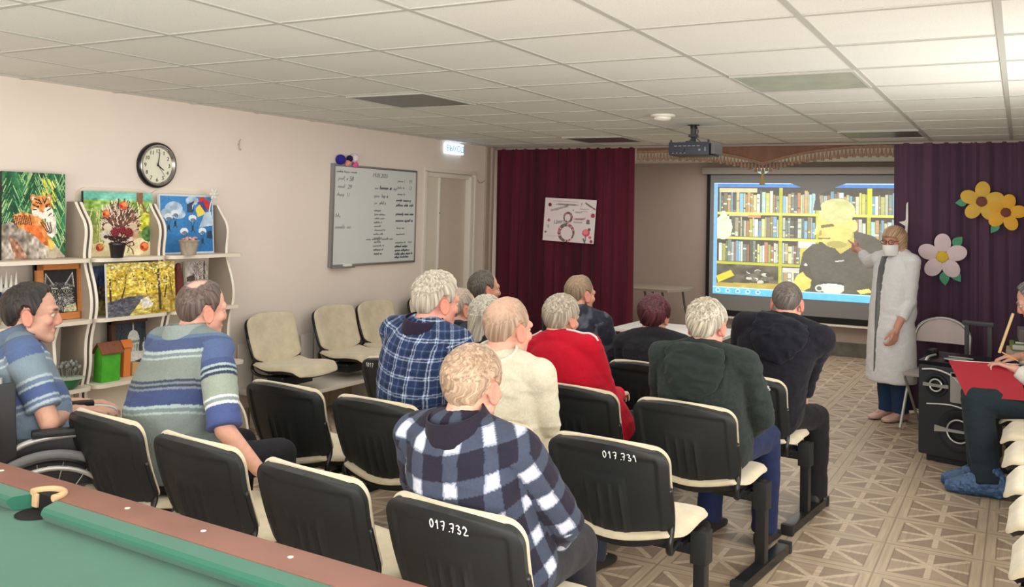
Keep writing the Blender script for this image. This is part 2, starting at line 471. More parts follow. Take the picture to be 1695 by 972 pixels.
HAIRLINES = {
    'man': [(0, 50), (25, 50), (42, 44), (56, 28), (68, 4), (74, -14), (82, -12), (87, 8), (104, 10), (116, -22), (140, -50), (180, -57)],
    'recede': [(0, 62), (20, 66), (40, 66), (56, 46), (68, 12), (74, -10), (82, -10), (87, 6), (104, 8), (116, -24), (140, -48), (180, -56)],
    'long_nape': [(0, 40), (30, 38), (50, 26), (66, 0), (74, -24), (84, -26), (90, -14), (104, -8), (116, -40), (140, -60), (180, -64)],
    'bob': [(0, 9), (28, 9), (44, 2), (56, -28), (64, -58), (80, -62), (120, -64), (180, -64)],
}
def hair_mesh(hc, ax, line='man', t=.012, c0=(60, 50, 45), c1=(100, 85, 75), scalp=(205, 160, 140), thin=0., bald=None, bob=False, tuft=.4, seed=1, s=1.0, flow=6.0, nu=240, nv=120, wave=0.):
    """hair as a shell over the skull with a real hairline; bald = list of (azimuth, elevation, radius) bare patches in degrees"""
    Oc = hc + s * (ax[1] * -.012 + ax[2] * .022)
    th = np.linspace(PI / 2 - .01, -PI / 2 * .93, nv + 1); ph = np.linspace(-PI, PI, nu + 1)[:-1]
    TH, PH = np.meshgrid(th, ph, indexing='ij')
    d = np.stack([np.cos(TH) * np.sin(PH), np.cos(TH) * np.cos(PH), np.sin(TH)], -1)
    R = np.array([.077, .0975, .0925])
    rs = 1 / np.sqrt(((d / R) ** 2).sum(-1))
    if bob:
        rh = 1 / np.sqrt((np.sin(PH) / R[0]) ** 2 + (np.cos(PH) / R[1]) ** 2) * 1.03
        low = np.minimum(rh / np.maximum(np.cos(TH), .05), .155 / np.maximum(np.sin(-TH), .05))
        rs = np.where(TH < 0, low, rs)
    hl = HAIRLINES[line]; az = np.degrees(np.abs(PH))
    h = np.interp(az, [q[0] for q in hl], [q[1] for q in hl])
    el = np.degrees(TH)
    flat = d.reshape(-1, 3)
    nz = vnoise(flat, 9., seed).reshape(TH.shape)
    soft = 5 + 9 * sstep(100, 140, az); m = sstep(h - soft, h + soft, el + (nz - .5) * 10)
    bare = np.zeros(TH.shape)
    for (a, e, r) in (bald or []):
        a, e = math.radians(a), math.radians(e); q = np.array([math.cos(e) * math.sin(a), math.cos(e) * math.cos(a), math.sin(e)])
        ang = np.degrees(np.arccos(np.clip(d @ q, -1, 1))); bare = np.maximum(bare, 1 - sstep(r * .6, r * 1.25, ang + (nz - .5) * 8))
    W = unit([0.12, -.62, .78]); A, B = perp(W)
    al = np.arccos(np.clip(d @ W, -1, 1)); be = np.arctan2(d @ B, d @ A) + al * .35
    if wave: be = be + wave * np.sin(al * 9 + 2 * nz)
    sp = np.stack([np.cos(be) * flow * np.minimum(al + .25, 1.2), np.sin(be) * flow * np.minimum(al + .25, 1.2), al * 1.6], -1).reshape(-1, 3)
    st = vnoise(sp * np.array([1, 1, .55]), 1.5, seed).reshape(TH.shape); st2 = vnoise(sp * np.array([1, 1, .35]), 3.6, seed + 3).reshape(TH.shape)
    cover = m * (1 - bare)
    tt = t * (.55 + .45 * sstep(-30, 30, el))
    r = rs + tt * cover * (1 + tuft * ((st - .5) * .9 + (st2 - .5) * .35)) - .011 * (1 - m) - .001 * bare * m
    # soften: hair lies flatter at its edge
    P = Oc + s * (d * r[..., None]) @ ax
    idx = np.arange((nv + 1) * nu).reshape(nv + 1, nu)
    q = np.stack([idx[:-1], idx[1:], np.roll(idx, -1, 1)[1:], np.roll(idx, -1, 1)[:-1]], -1)
    keep = (m[:-1] > .02) | (m[1:] > .02) | (np.roll(m, -1, 1)[:-1] > .02)
    q = q[keep].reshape(-1, 4)
    used = np.unique(q); remap = -np.ones(idx.size, int); remap[used] = np.arange(len(used))
    me = bpy.data.meshes.new('hair'); me.from_pydata(P.reshape(-1, 3)[used].tolist(), [], remap[q].tolist()); me.update()
    me.polygons.foreach_set('use_smooth', [True] * len(me.polygons))
    k = np.clip(.5 + (st - .5) * .8 + (st2 - .5) * 1.2, 0, 1)[..., None]
    c = np.array(c0) * (1 - k) + np.array(c1) * k
    top = (1 - sstep(.25, 1.1, al)) * thin
    sk = np.clip(bare * .94 + top * (.35 + .65 * (1 - st2)) + (1 - m) * .35, 0, 1)[..., None]
    c = c * (1 - sk) + np.array(scalp) * sk
    setcol(me, c.reshape(-1, 3)[used]); return me

def eye_mesh(hc, ax, k, s):
    mb = MB(); c = hc + s * (ax[0] * k * .031 + ax[1] * .0715 + ax[2] * .001); mb.ell(c, (.0122 * s,) * 3, ax, 16, 12)
    me = mb.mesh('eye'); P = coords(me) - c; a = P @ ax[1] / (.0125 * s)
    col = np.where((a > .93)[:, None], (20, 15, 12), np.where((a > .8)[:, None], (85, 75, 65), (190, 178, 170))); setcol(me, col)
    me.polygons.foreach_set('use_smooth', [True] * len(me.polygons)); return me

class Body:
    pass
def bez(P0, Cc, N, t):
    return (1 - t) ** 2 * P0 + 2 * t * (1 - t) * Cc + t * t * N
def bezd(P0, Cc, N, t):
    return unit(2 * (1 - t) * (Cc - P0) + 2 * t * (N - Cc))

def torso(mb, B, infl, t0=-.16, t1=1.0, scale_low=1.0):
    prof = [(-.16, .150, .115), (-.08, .178, .135), (.05, .186, .142), (.22, .176, .136 + B.belly * .5), (.38, .170, .128 + B.belly), (.55, .176, .124 + B.belly * .5), (.72, .182, .116), (.84, .176, .104), (.92, .150, .088), (.97, .110, .074), (1.0, .078, .064)]
    rings = []
    for t, a, b in prof:
        if t < t0 - 1e-6 or t > t1 + 1e-6: continue
        tt = max(t, 0.0); c = bez(B.P0, B.C, B.N, tt); tg = bezd(B.P0, B.C, B.N, tt)
        if t < 0: c = c + bezd(B.P0, B.C, B.N, 0) * t * B.L
        dv = unit(B.f - tg * B.f.dot(tg)); lv = unit(np.cross(dv, tg)); lv = unit(.4 * lv + .6 * B.r)
        w = B.w
        rings.append((c, lv * (a * w + infl), dv * (b * w + infl)))
    mb.loft(rings, 28, 2.35)
def shoulders(mb, B, infl):
    up = bezd(B.P0, B.C, B.N, .95)
    for k in (0, 1):
        a = bez(B.P0, B.C, B.N, .90); mb.cap(a, B.S[k], .072 * B.w + infl, .062 * B.w + infl, 18)
        mb.cap(B.N + up * .006 - B.f * .008, B.S[k] + up * .008, .056 + infl * .6, .054 * B.w + infl * .7, 16)
        mb.cap(bez(B.P0, B.C, B.N, .72) + (B.S[k] - B.N) * .35, B.S[k], .085 * B.w + infl, .058 * B.w + infl, 16)

def cloth_uv(P, B):
    """pattern coordinates: u round the body or arm, v along spine or arm; third value 1 on sleeves"""
    a = B.P0 - B.N; Ln = np.linalg.norm(a); a = a / Ln; r = B.r; f = B.f
    t = np.clip((P - B.N) @ a / Ln, 0, 1); q1 = 1 - t; c = ((1 - q1) ** 2)[:, None] * B.P0 + (2 * q1 * (1 - q1))[:, None] * B.C + (q1 ** 2)[:, None] * B.N
    lat = (P - c) @ r; dep = (P - c) @ f; best = np.hypot(lat / .18, dep / .125)
    u = lat + np.sign(lat) * np.clip(dep + .085, 0, .28); v = (P - B.N) @ a * 1.12 + .035 + .25 * np.abs(lat) ** 1.5; arm = np.zeros(len(P))
    for k in (0, 1):
        off = 0.
        for (a, b) in ((B.S[k], B.El[k]), (B.El[k], B.Wr[k])):
            d = b - a; ln = np.linalg.norm(d); d = d / ln; t = (P - a) @ d; tc = np.clip(t, -.03 if off == 0 else 0, ln + .1)
            w = P - (a + tc[:, None] * d); q = np.linalg.norm(w, axis=1) / .058
            A = unit(r - d * r.dot(d)) if abs(r.dot(d)) < .9 else unit(f - d * f.dot(d)); Bv = np.cross(d, A)
            lat = np.abs((P - B.N) @ r)
            ok = (q < best * 1.02) & (lat > .150 * B.w) & (t > -.02); best = np.where(ok, q, best)
            u = np.where(ok, np.arctan2(w @ Bv, w @ A) * .055, u); v = np.where(ok, t + off, v); arm = np.where(ok, 1, arm)
            off += ln
    return u, v, arm

def folds(me, B, amp=.006, seed=3, f=9.):
    P = coords(me); N = normals(me)
    Q = P.copy(); Q[:, 2] *= 1.6
    n = vnoise(Q, f, seed) * .6 + vnoise(Q, f * 2.1, seed + 1) * .4
    ridge = 1 - np.abs(n - .5) * 2
    setco(me, P + N * ((ridge - .6) * amp * 1.6)[:, None])

def shoe_mesh(an, fd, s=1.0, col=None):
    mb = MB(); f = unit([fd[0], fd[1], 0]); r = np.array([f[1], -f[0], 0]); o = np.array([an[0], an[1], 0.])
    rings = []
    for y, w, z0, h in ((-.075, .022, .012, .055), (-.068, .034, .003, .085), (-.02, .037, .002, .095), (.04, .040, .002, .080), (.09, .046, .002, .058), (.14, .046, .003, .046), (.175, .036, .006, .036), (.190, .016, .010, .026)):
        rings.append((o + f * y * s + np.array([0, 0, (z0 + h) / 2 * s]), r * w * s, np.array([0, 0, (h - z0) / 2 * s])))
    mb.loft(rings, 20, 2.6); return mb

def person(label, hip, yaw, head, hyaw=0., hpitch=0., hroll=0., hs=1.0, hair=None, shirt=None, shirt_name='shirt', sleeve='long', collar=None, hood=None, trousers=(40, 42, 50), tcolfn=None,
           bulge=.06, belly=.02, w=1.0, elbows=(None, None), wrists=(None, None), hands=(None, None), knees=None, ankles=None, skin=(214, 160, 136), shoe=M_shoe, shoes=True,
           voxel=.0055, cvox=.0065, seat=.47, extra=None, neck_back=.045, fold=.006, shin=True, reach_sleeve=None, group=None, stand=False, hem=None, cuff=.015, legw=1.0):
    a = axes(yaw); B = Body(); B.r, B.f = a[0], a[1]; up = np.array([0, 0, 1.]); B.w = w; B.belly = belly
    hx = axes(hyaw, hpitch, hroll); hc = np.array(head, float)
    B.P0 = np.array([hip[0], hip[1], (seat + .085) if len(hip) < 3 else hip[2]], float)
    B.N = hc - hs * (hx[2] * .104 + hx[1] * .022) - B.f * neck_back * .4 - up * .004
    B.C = (B.P0 + B.N) / 2 - B.f * bulge + up * .02
    B.L = np.linalg.norm(B.N - B.P0)
    tg = bezd(B.P0, B.C, B.N, 1.0)
    lat = unit(np.cross(unit(B.f - tg * B.f.dot(tg)), tg)); lat = unit(.35 * lat + .65 * B.r)
    B.S = [B.N - tg * .048 + lat * k * .176 * w + B.f * .01 for k in (-1, 1)]
    B.El, B.Wr = [], []
    for i, k in enumerate((-1, 1)):
        e = elbows[i] if elbows[i] is not None else B.S[i] + B.f * .10 - up * .265 + B.r * k * .05
        e = np.array(e, float); B.El.append(e)
        q = wrists[i] if wrists[i] is not None else e + B.f * .235 - up * .02 - B.r * k * .07
        B.Wr.append(np.array(q, float))
    hipj = [B.P0 + B.r * k * .088 - up * .01 for k in (-1, 1)]
    if knees is None: knees = [hipj[i] + B.f * .44 + B.r * k * .055 - up * .015 for i, k in enumerate((-1, 1))]
    if ankles is None: ankles = [np.array([kn[0], kn[1], .085]) - B.f * .02 for kn in knees]
    knees = [np.array(q, float) for q in knees]; ankles = [np.array(q, float) for q in ankles]
    base = np.array([hip[0], hip[1], 0.])
    root = empty('person', tuple(base), 0., label, 'person', group)
    # body: one continuous skin
    mb = MB(); head_prims(mb, hc, hx, B.N + up * .0, hs)
    torso(mb, B, -.022); shoulders(mb, B, -.02)
    for i, k in enumerate((-1, 1)):
        mb.cap(B.S[i], B.El[i], .046 * w, .040); mb.cap(B.El[i], B.Wr[i], .040, .0275)
        hd = hands[i] or {}
        d = np.array(hd.get('d', unit(B.Wr[i] - B.El[i])), float)
        n = np.array(hd.get('n', -up), float); t = np.array(hd.get('t', -B.r * k), float)
        hand_prims(mb, B.Wr[i] + unit(d) * .012, d, n, t, hd.get('curl', .45), hd.get('s', 1.0), hd.get('spread', 1.0), hd.get('curls'), hd.get('thumb_in', .5))
        mb.cap(hipj[i], knees[i], .074, .052); mb.cap(knees[i], ankles[i], .050, .036)
        ff = unit([B.f[0], B.f[1], 0]) if not stand else unit([B.f[0], B.f[1], 0]); mb.cap(ankles[i] - up * .035, ankles[i] + ff * .11 - up * .05, .030, .024)
    me = remesh(mb, voxel, 3, 'body'); P = coords(me)
    c = np.tile(np.array(skin, float), (len(P), 1)); q = (P - hc) @ hx.T / hs
    ear = (np.abs(q[:, 0]) > .074) & (np.abs(q[:, 2]) < .06) & (np.abs(q[:, 1]) < .06)
    red = np.where(ear, .55, 0) + np.exp(-((q - [0, .105, -.028]) ** 2).sum(1) / .0006) * .6
    for k in (-1, 1): red = red + np.exp(-((q - [k * .042, .075, -.03]) ** 2).sum(1) / .0007) * .45
    lip = np.exp(-((q - [0, .088, -.069]) ** 2 / np.array([.00045, .0004, .00008])).sum(1))
    c = c + np.clip(red, 0, 1)[:, None] * (np.array([205, 118, 100]) - c); c = c + np.clip(lip, 0, 1)[:, None] * .8 * (np.array([170, 90, 85]) - c)
    for k in (-1, 1):       # brows
        br = np.exp(-((q - [k * .034, .083, .024]) ** 2 / np.array([.0003, .0006, .00002])).sum(1)); c = c + np.clip(br * 1.4, 0, .8)[:, None] * (np.array((hair or {}).get('c0', (90, 75, 65))) - c)
    setcol(me, c); setco(me, P - base); link('body', me, M_skin, root)
    for k in (-1, 1):
        e = eye_mesh(hc, hx, k, hs); setco(e, coords(e) - base); link('eye', e, M_eye, root)
    if hair:
        h = hair_mesh(hc, hx, s=hs, **hair); setco(h, coords(h) - base); link('hair', h, M_hair, root)
    # upper garment
    mb = MB(); torso(mb, B, .006 if hem is None else .012, t0=-.09); shoulders(mb, B, .006)
    for i in (0, 1):
        if sleeve == 'long':
            mb.cap(B.S[i], B.El[i], .066 * w, .056); d = unit(B.Wr[i] - B.El[i]); mb.loft([(B.El[i] + d * t, *[q * rr for q in perp(d)]) for t, rr in ((-.01, .054), (.08, .050), (.13, .047), (np.linalg.norm(B.Wr[i] - B.El[i]) - cuff, .044))], 20); mb.ell(B.El[i], (.056,) * 3)
        else:
            d = B.El[i] - B.S[i]; q = unit(d); ln = np.linalg.norm(d) * (reach_sleeve or .92)
            mb.loft([(B.S[i] + q * t * ln, *[z * rr for z in perp(q)]) for t, rr in ((-.05, .070), (.3, .068), (.7, .066), (1., .066))], 22)
    if hem: hem(mb, B)
    me = remesh(mb, cvox, 5, shirt_name); folds(me, B, fold, int(abs(hip[0] * 37 + hip[1] * 91)))
    P = coords(me); u, v, arm = cloth_uv(P, B)
    fn = shirt if callable(shirt) else (lambda u, v, arm, P: np.tile(np.array(shirt, float), (len(u), 1)))
    setcol(me, fn(u, v, arm, P)); setco(me, P - base); link(shirt_name, me, M_cloth, root)
    # collar
    if collar:
        mb = MB(); fw = unit(B.f + tg * .0); cN = B.N + tg * (-.012); ring = []
        tilt = unit(tg * .9 - B.f * .35); A = unit(np.cross(B.f, tilt)); D = np.cross(tilt, A)
        def at(u_, v_, o):
            th = (u_ - .5) * 2 * PI * .92 + PI / 2 + PI; rr = .080 + o + (1 - v_) * .020
            return cN + A * math.cos(th) * rr * 1.08 + D * math.sin(th) * rr + tilt * (-.004 + v_ * .066) - B.f * .012
        mb.slab(lambda u_, v_: at(u_, v_, .004), lambda u_, v_: at(u_, v_, -.001), 40, 5)
        P = mb.mesh('collar'); setcol(P, np.tile(np.array(collar, float), (len(P.vertices), 1))); setco(P, coords(P) - base)
        P.polygons.foreach_set('use_smooth', [True] * len(P.polygons)); link('collar', P, M_cloth, root)
    if hood:
        mb = MB(); cN = B.N - tg * .015; A = unit(np.cross(B.f, tg)); D = np.cross(tg, A); pts = []
        for i in range(15):
            th = PI * (-.18 + 1.36 * i / 14) + PI; pts.append(cN + A * math.cos(th) * .105 + D * math.sin(th) * .088 + tg * (.012 - .03 * math.sin((i / 14) * PI)))
        mb.tube(pts, [.026 + .020 * math.sin(PI * i / 14) for i in range(15)], 14)
        bc = cN - D * .122 - tg * .070
        mb.loft([(cN - D * .085 + tg * .03, A * .120, D * .040), (bc + tg * .02, A * .145, D * .055), (bc - tg * .06, A * .115, D * .056), (bc - tg * .125, A * .060, D * .035)], 22)
        mb.ell(cN - D * .098 - tg * .005, (.140, .050, .05), np.array([A, D, tg]))
        me = remesh(mb, .006, 6, 'hood'); folds(me, B, .017, 9, 11.); P = coords(me)
        setcol(me, np.tile(np.array(hood, float), (len(P), 1))); setco(me, P - base); link('hood', me, M_cloth, root)
    # trousers and shoes
    mb = MB(); torso(mb, B, -.004, t1=.22)
    for i in (0, 1):
        mb.cap(hipj[i], knees[i], .092 * legw, .070 * legw, 18); d = unit(ankles[i] - knees[i]); ln = np.linalg.norm(ankles[i] - knees[i])
        mb.ell(knees[i], (.069 * legw,) * 3); mb.loft([(knees[i] + d * t * ln, *[z * rr * legw for z in perp(d)]) for t, rr in ((0., .068), (.35, .069), (.7, .064), (1.05, .063))], 20)
    me = remesh(mb, .009, 5, 'trousers'); folds(me, B, .0055, 5, 8.); P = coords(me)
    setcol(me, np.tile(np.array(trousers, float), (len(P), 1))); setco(me, P - base); link('trousers', me, M_cloth, root)
    if shoes:
        for i in (0, 1): shoe_mesh(ankles[i], B.f).build('shoe', shoe, root, world=True)
    if extra: extra(root, B, hc, hx, base)
    return root
# ------------------------------------------------------------------ measured camera rays, used to set things on known planes
def _rot():
    yw, pt, rl = (math.radians(a) for a in (28.494, 2.2534, 1.3384))
    fwd = np.array([-math.sin(yw) * math.cos(pt), math.cos(yw) * math.cos(pt), math.sin(pt)]); right = np.array([math.cos(yw), math.sin(yw), 0.]); up = np.cross(right, fwd)
    r = right * math.cos(rl) + up * math.sin(rl); u = -right * math.sin(rl) + up * math.cos(rl); return np.array([r, -u, fwd])
_R = _rot(); EYE = np.array([0, 0, 1.62])
def ray(x, y): return _R.T @ np.array([(x - 876.) / 1500., (y - 294.) / 1500., 1.])
def on_y(x, y, Y): d = ray(x, y); return d * (Y / d[1]) + EYE
def on_x(x, y, X): d = ray(x, y); return d * (X / d[0]) + EYE
def on_z(x, y, z): d = ray(x, y); return d * ((z - 1.62) / d[2]) + EYE

XL, XR, YF, YB, YR, ZC = -5.01, .66, 8.46, 11.36, -1.7, 2.318

# ------------------------------------------------------------------ setting
def parquet():
    m, t = newmat('patterned linoleum'); b = t.bsdf
    P = t.sep(t.coord()); c = .443
    def frac(v, off): return t.math('FRACT', t.math('DIVIDE', t.math('ADD', v, off), c))
    fx = frac(P[0], 1.04 + c * 20); fy = frac(P[1], -5.40 + c * 40)
    dx = t.math('ABSOLUTE', t.math('SUBTRACT', fx, .5)); dy = t.math('ABSOLUTE', t.math('SUBTRACT', fy, .5))   # 0 centre, .5 border
    ax_ = t.math('SUBTRACT', fx, .5); ay_ = t.math('SUBTRACT', fy, .5)
    edge = t.math('MAXIMUM', dx, dy)
    band = t.math('GREATER_THAN', edge, .385)
    seam = t.math('GREATER_THAN', edge, .490)
    seam2 = t.math('LESS_THAN', t.math('ABSOLUTE', t.math('SUBTRACT', edge, .385)), .008)
    diag = t.math('LESS_THAN', t.math('ABSOLUTE', t.math('SUBTRACT', dx, dy)), .045)
    cross = t.math('LESS_THAN', t.math('MINIMUM', dx, dy), .030)
    tri = t.math('GREATER_THAN', dx, dy)
    swirl = t.math('GREATER_THAN', t.math('MULTIPLY', t.math('MULTIPLY', ax_, ay_), t.math('SUBTRACT', tri, .5)), 0.)
    co = t.coord()
    g1 = t.noise(t.mapping(co, (3., 60., 3.)), 1., 4); g2 = t.noise(t.mapping(co, (60., 3., 3.)), 1., 4)
    grain = t.mix(tri, g1, g2)
    gr = t.ramp(t.sep(grain)[0], .3, .7)
    tone = t.noise(co, .6, 2)
    dark = t.mix(swirl, lin((150, 131, 110)), lin((170, 150, 127)))
    light = lin((204, 184, 158))
    base = t.mix(t.math('MAXIMUM', diag, t.math('MULTIPLY', cross, 1.)), dark, light)
    base = t.mix(band, base, lin((188, 168, 142)))
    base = t.mix(t.math('MULTIPLY', gr, .40), base, lin((112, 94, 78)))
    base = t.mix(t.math('MULTIPLY', t.math('MAXIMUM', seam, seam2), .5), base, lin((98, 82, 68)))
    t.l.new(base, b.inputs['Base Color']); b.inputs['Roughness'].default_value = .42; b.inputs['Specular IOR Level'].default_value = .35
    t.bump(gr, .06, .002); return m
M_floor = parquet()
M_wall = mat('cream wall paint', (228, 216, 204), rough=.8, var=.035, vscale=1.2, bump=.10, bscale=90., bdist=.002)
M_wallb = mat('beige stage wall', (172, 156, 145), rough=.8, var=.04, vscale=1.0, bump=.08, bscale=90., bdist=.002)
def ceil_tile():
    m, t = newmat('mineral ceiling tile'); b = t.bsdf; co = t.coord()
    n = t.noise(co, 160., 3); n2 = t.noise(co, 1.1, 2); P = t.sep(co)
    cell = t.node('ShaderNodeTexWhiteNoise', noise_dimensions='2D')
    cx = t.math('FLOOR', t.math('DIVIDE', t.math('ADD', P[0], 12.066), .6)); cy = t.math('FLOOR', t.math('DIVIDE', t.math('ADD', P[1], 11.46), .6))
    cmb = t.node('ShaderNodeCombineXYZ'); t.l.new(cx, cmb.inputs[0]); t.l.new(cy, cmb.inputs[1]); t.l.new(cmb.outputs[0], cell.inputs['Vector'])
    c = t.mix(t.math('MULTIPLY', t.ramp(n, .35, .65), .5), lin((228, 229, 222)), lin((206, 207, 200)))
    c = t.mix(t.math('MULTIPLY', cell.outputs['Value'], .22), c, lin((196, 198, 193)))
    t.l.new(c, b.inputs['Base Color']); b.inputs['Roughness'].default_value = .9; b.inputs['Specular IOR Level'].default_value = .1
    t.bump(n, .25, .003); return m
M_ceil = ceil_tile()
M_bar = mat('ceiling grid bar', (182, 182, 174), rough=.5)
M_white = mat('white painted wood', (232, 229, 220), rough=.5)
M_trim = mat('door frame paint', (222, 216, 204), rough=.5)

def plane(name, pts, m, parent=None):
    mb = MB(); mb.add(pts, [tuple(range(len(pts)))]); return mb.build(name, m, parent, smooth=False)
def struct(o): o['kind'] = 'structure'; return o
struct(plane('floor', [(XL, YR, 0), (XR, YR, 0), (XR, YB, 0), (XL, YB, 0)], M_floor))
ce = struct(plane('ceiling', [(XL, YR, ZC), (XL, YB, ZC), (XR, YB, ZC), (XR, YR, ZC)], M_ceil))
mb = MB()
for i in range(-1, 10):
    x = -.066 - .6 * i
    if XL < x < XR: mb.box((x, (YR + YF) / 2, ZC - .0015), (.024, YF - YR, .007))
for j in range(-11, 8):
    y = 4.335 + .6 * j
    if YR < y < YF: mb.box(((XL + XR) / 2, y, ZC - .0012), (XR - XL, .024, .0062))
mb.build('grid_bars', M_bar, ce, smooth=False)
# left wall with the door recess (Y 7.16-8.03)
d0, d1, dz = 7.165, 8.03, 2.0
mb = MB()
for (a, b, z0, z1) in ((YR, d0, 0, ZC), (d0, d1, dz, ZC), (d1, YB, 0, ZC)):
    mb.add([(XL, a, z0), (XL, b, z0), (XL, b, z1), (XL, a, z1)], [(0, 1, 2, 3)])
mb.add([(XL, d0, 0), (XL - .12, d0, 0), (XL - .12, d0, dz), (XL, d0, dz)], [(0, 1, 2, 3)])
mb.add([(XL, d1, 0), (XL - .12, d1, 0), (XL - .12, d1, dz), (XL, d1, dz)], [(3, 2, 1, 0)])
mb.add([(XL, d0, dz), (XL - .12, d0, dz), (XL - .12, d1, dz), (XL, d1, dz)], [(0, 1, 2, 3)])
mb.add([(XL - .12, d0, 0), (XL - .12, d1, 0), (XL - .12, d1, dz), (XL - .12, d0, dz)], [(0, 1, 2, 3)])
struct(mb.build('wall_left', M_wall, smooth=False))
struct(plane('wall_back', [(XL, YB, 0), (XR, YB, 0), (XR, YB, ZC), (XL, YB, ZC)], M_wallb))
struct(plane('wall_right', [(XR, YB, 0), (XR, YR, 0), (XR, YR, ZC), (XR, YB, ZC)], M_wall))
struct(plane('wall_rear', [(XR, YR, 0), (XL, YR, 0), (XL, YR, ZC), (XR, YR, ZC)], M_wall))
mb = MB(); mb.box((XL + .006, (YR + d0) / 2, .07), (.012, d0 - YR, .14)); struct(mb.build('baseboard_left', M_floor, smooth=False))
mb = MB(); mb.box(((XL + XR) / 2, YB - .006, .085), (XR - XL, .012, .17)); struct(mb.build('baseboard_back', mat('dark skirting linoleum', (96, 94, 84), rough=.6, var=.25, vscale=9.), smooth=False))
# door
M_leaf = mat('door leaf', (222, 214, 196), rough=.55, var=.02); M_leafd = mat('darker door panel', (203, 189, 172), rough=.6, var=.02)  # second leaf panel in a darker beige
dr = empty('door_1', (XL, d0, 0)); struct(dr)
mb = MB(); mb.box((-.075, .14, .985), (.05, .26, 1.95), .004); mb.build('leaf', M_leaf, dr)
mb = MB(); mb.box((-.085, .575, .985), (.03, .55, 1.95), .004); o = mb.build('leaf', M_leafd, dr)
mb = MB(); mb.box((-.05, .285, .985), (.03, .022, 1.95), .003); mb.build('edge_strip', M_white, dr)
mb = MB(); mb.box((-.035, .832, .99), (.07, .05, 1.98), .004); mb.box((-.035, .012, .99), (.07, .024, 1.98), .004); mb.box((-.05, .43, 1.975), (.05, .86, .045), .004); mb.build('frame', M_trim, dr)
mb = MB()
for z in (.55, 1.05, 1.6): mb.cap((-.033, .285, z), (-.031, .285, z), .006)
mb.build('screw', mat('screw head', (120, 115, 108), rough=.4, metal=.6), dr)
mb = MB(); mb.box((XL + .006, d0 - .02, 1.0), (.014, .04, 2.02), .003); mb.box((XL + .006, d1 + .02, 1.0), (.014, .04, 2.02), .003); mb.box((XL + .006, (d0 + d1) / 2, dz + .018), (.014, d1 - d0 + .08, .036), .003)
struct(mb.build('trim_1', M_trim))

# ------------------------------------------------------------------ ceiling fittings
M_lampoff = mat('unlit light diffuser', (150, 158, 148), rough=.25, spec=.5, var=.12, vscale=6.); M_lampdark = mat('dark light diffuser', (98, 92, 88), rough=.35, var=.1, vscale=6.)
def light_panel(i, j, m, label, rows=1):
    x = -.066 - .6 * i - .3; y = 4.335 + .6 * j + .3
    t = empty('ceiling_light', (x, y, ZC - .012), 0, label, 'ceiling light', 'square ceiling lights')
    mb = MB(); mb.box((0, 0, .004), (.572, .572, .006)); mb.build('diffuser', m, t, smooth=False)
    mb = MB()
    for k in (-1, 1): mb.box((k * .285, 0, .004), (.014, .584, .012)); mb.box((0, k * .285, .004), (.556, .014, .012))
    mb.build('frame', M_bar, t, smooth=False)
light_panel(1, 0, M_lampoff, 'unlit greenish square ceiling light panel nearest the camera, right of the projector')
light_panel(5, 0, M_lampdark, 'unlit grey square ceiling light panel above the whiteboard side of the room')
light_panel(5, 5, M_lampdark, 'dark square ceiling light panel above the poster curtain')
light_panel(1, 5, M_lampdark, 'dim square ceiling light panel above the projection screen')
M_plastic = mat('white plastic', (228, 226, 214), rough=.4)
t = empty('smoke_detector', (-2.164, 5.889, ZC), 0, 'round white smoke detector on the ceiling tiles above the projector', 'smoke detector')
mb = MB(); mb.lathe([(.085, -.001), (.085, -.012), (.078, -.018)], 28); mb.build('base', M_plastic, t)
mb = MB(); mb.lathe([(.060, -.018), (.058, -.030), (.045, -.040), (.015, -.044)], 28); mb.build('cap', M_plastic, t)

# projector on its ceiling mount
M_black = mat('black plastic', (32, 34, 36), rough=.45, bump=.08, bscale=200.); M_blackg = mat('gloss black', (22, 22, 26), rough=.25); M_bluedark = mat('projector shell', (30, 36, 46), rough=.4); M_cable = mat('cable', (25, 25, 27), rough=.5)
t = empty('projector', (-2.18, 6.5, 2.075), 0, 'dark video projector hanging from the ceiling on a black mount', 'projector')
mb = MB(); mb.box((0, .13, .055), (.315, .27, .10), .012); sh = mb.build('housing', M_bluedark, t)
_ms = mat('grey sockets', (125, 130, 140), rough=.4)
for (x, z, w, h) in [(-.10 + .035 * k, .075, .022, .006) for k in range(6)] + [(-.12 + .03 * k, .022, .014, .005) for k in range(4)] + [(.085, .045, .016, .012), (.128, .05, .008, .03)]:
    mb = MB(); mb.box((x, -.0045, z), (w, .006, h)); mb.build('socket', _ms, t)
mb = MB(); mb.box((.178, .12, .058), (.03, .2, .085), .006); mb.build('vent_grille', mat('projector vent', (92, 92, 92), rough=.6), t)
mb = MB(); mb.lathe([(.03, 0), (.035, .01), (.033, .03), (.02, .032)], 20, (.07, .262, .055), np.array([[1, 0, 0], [0, 0, 1], [0, 1, 0.]])); mb.build('lens', M_blackg, t)
mb = MB(); mb.box((-.005, .11, .108), (.22, .05, .012), .003); mb.box((-.005, .11, .108), (.05, .2, .012), .003); mb.cap((-.145, .02, .10), (-.145, .02, .118), .008); mb.cap((.145, .02, .10), (.145, .02, .118), .008); mb.cap((0, .11, .108), (0, .11, .165), .02); mb.cap((0, .11, .16), (0, .11, .243), .022, .026); mb.lathe([(.045, .238), (.045, .243)], 20, (0, .11, 0)); mb.box((-.0, .11, .16), (.065, .06, .022), .004)
mb.build('mount_bracket', M_black, t)
mb = MB(); mb.tube(smooth_line([(.02, .09, .24), (.045, .08, .19), (.03, .06, .14), (.0, .03, .12), (-.03, -.004, .05), (-.04, -.012, .03)]), .004, 8); mb.tube(smooth_line([(.01, .10, .16), (.05, .06, .13), (.09, .02, .10), (.12, -.006, .07)]), .0035, 8); mb.build('cable', M_cable, t)
p = on_y(1183, 237, 7.4)
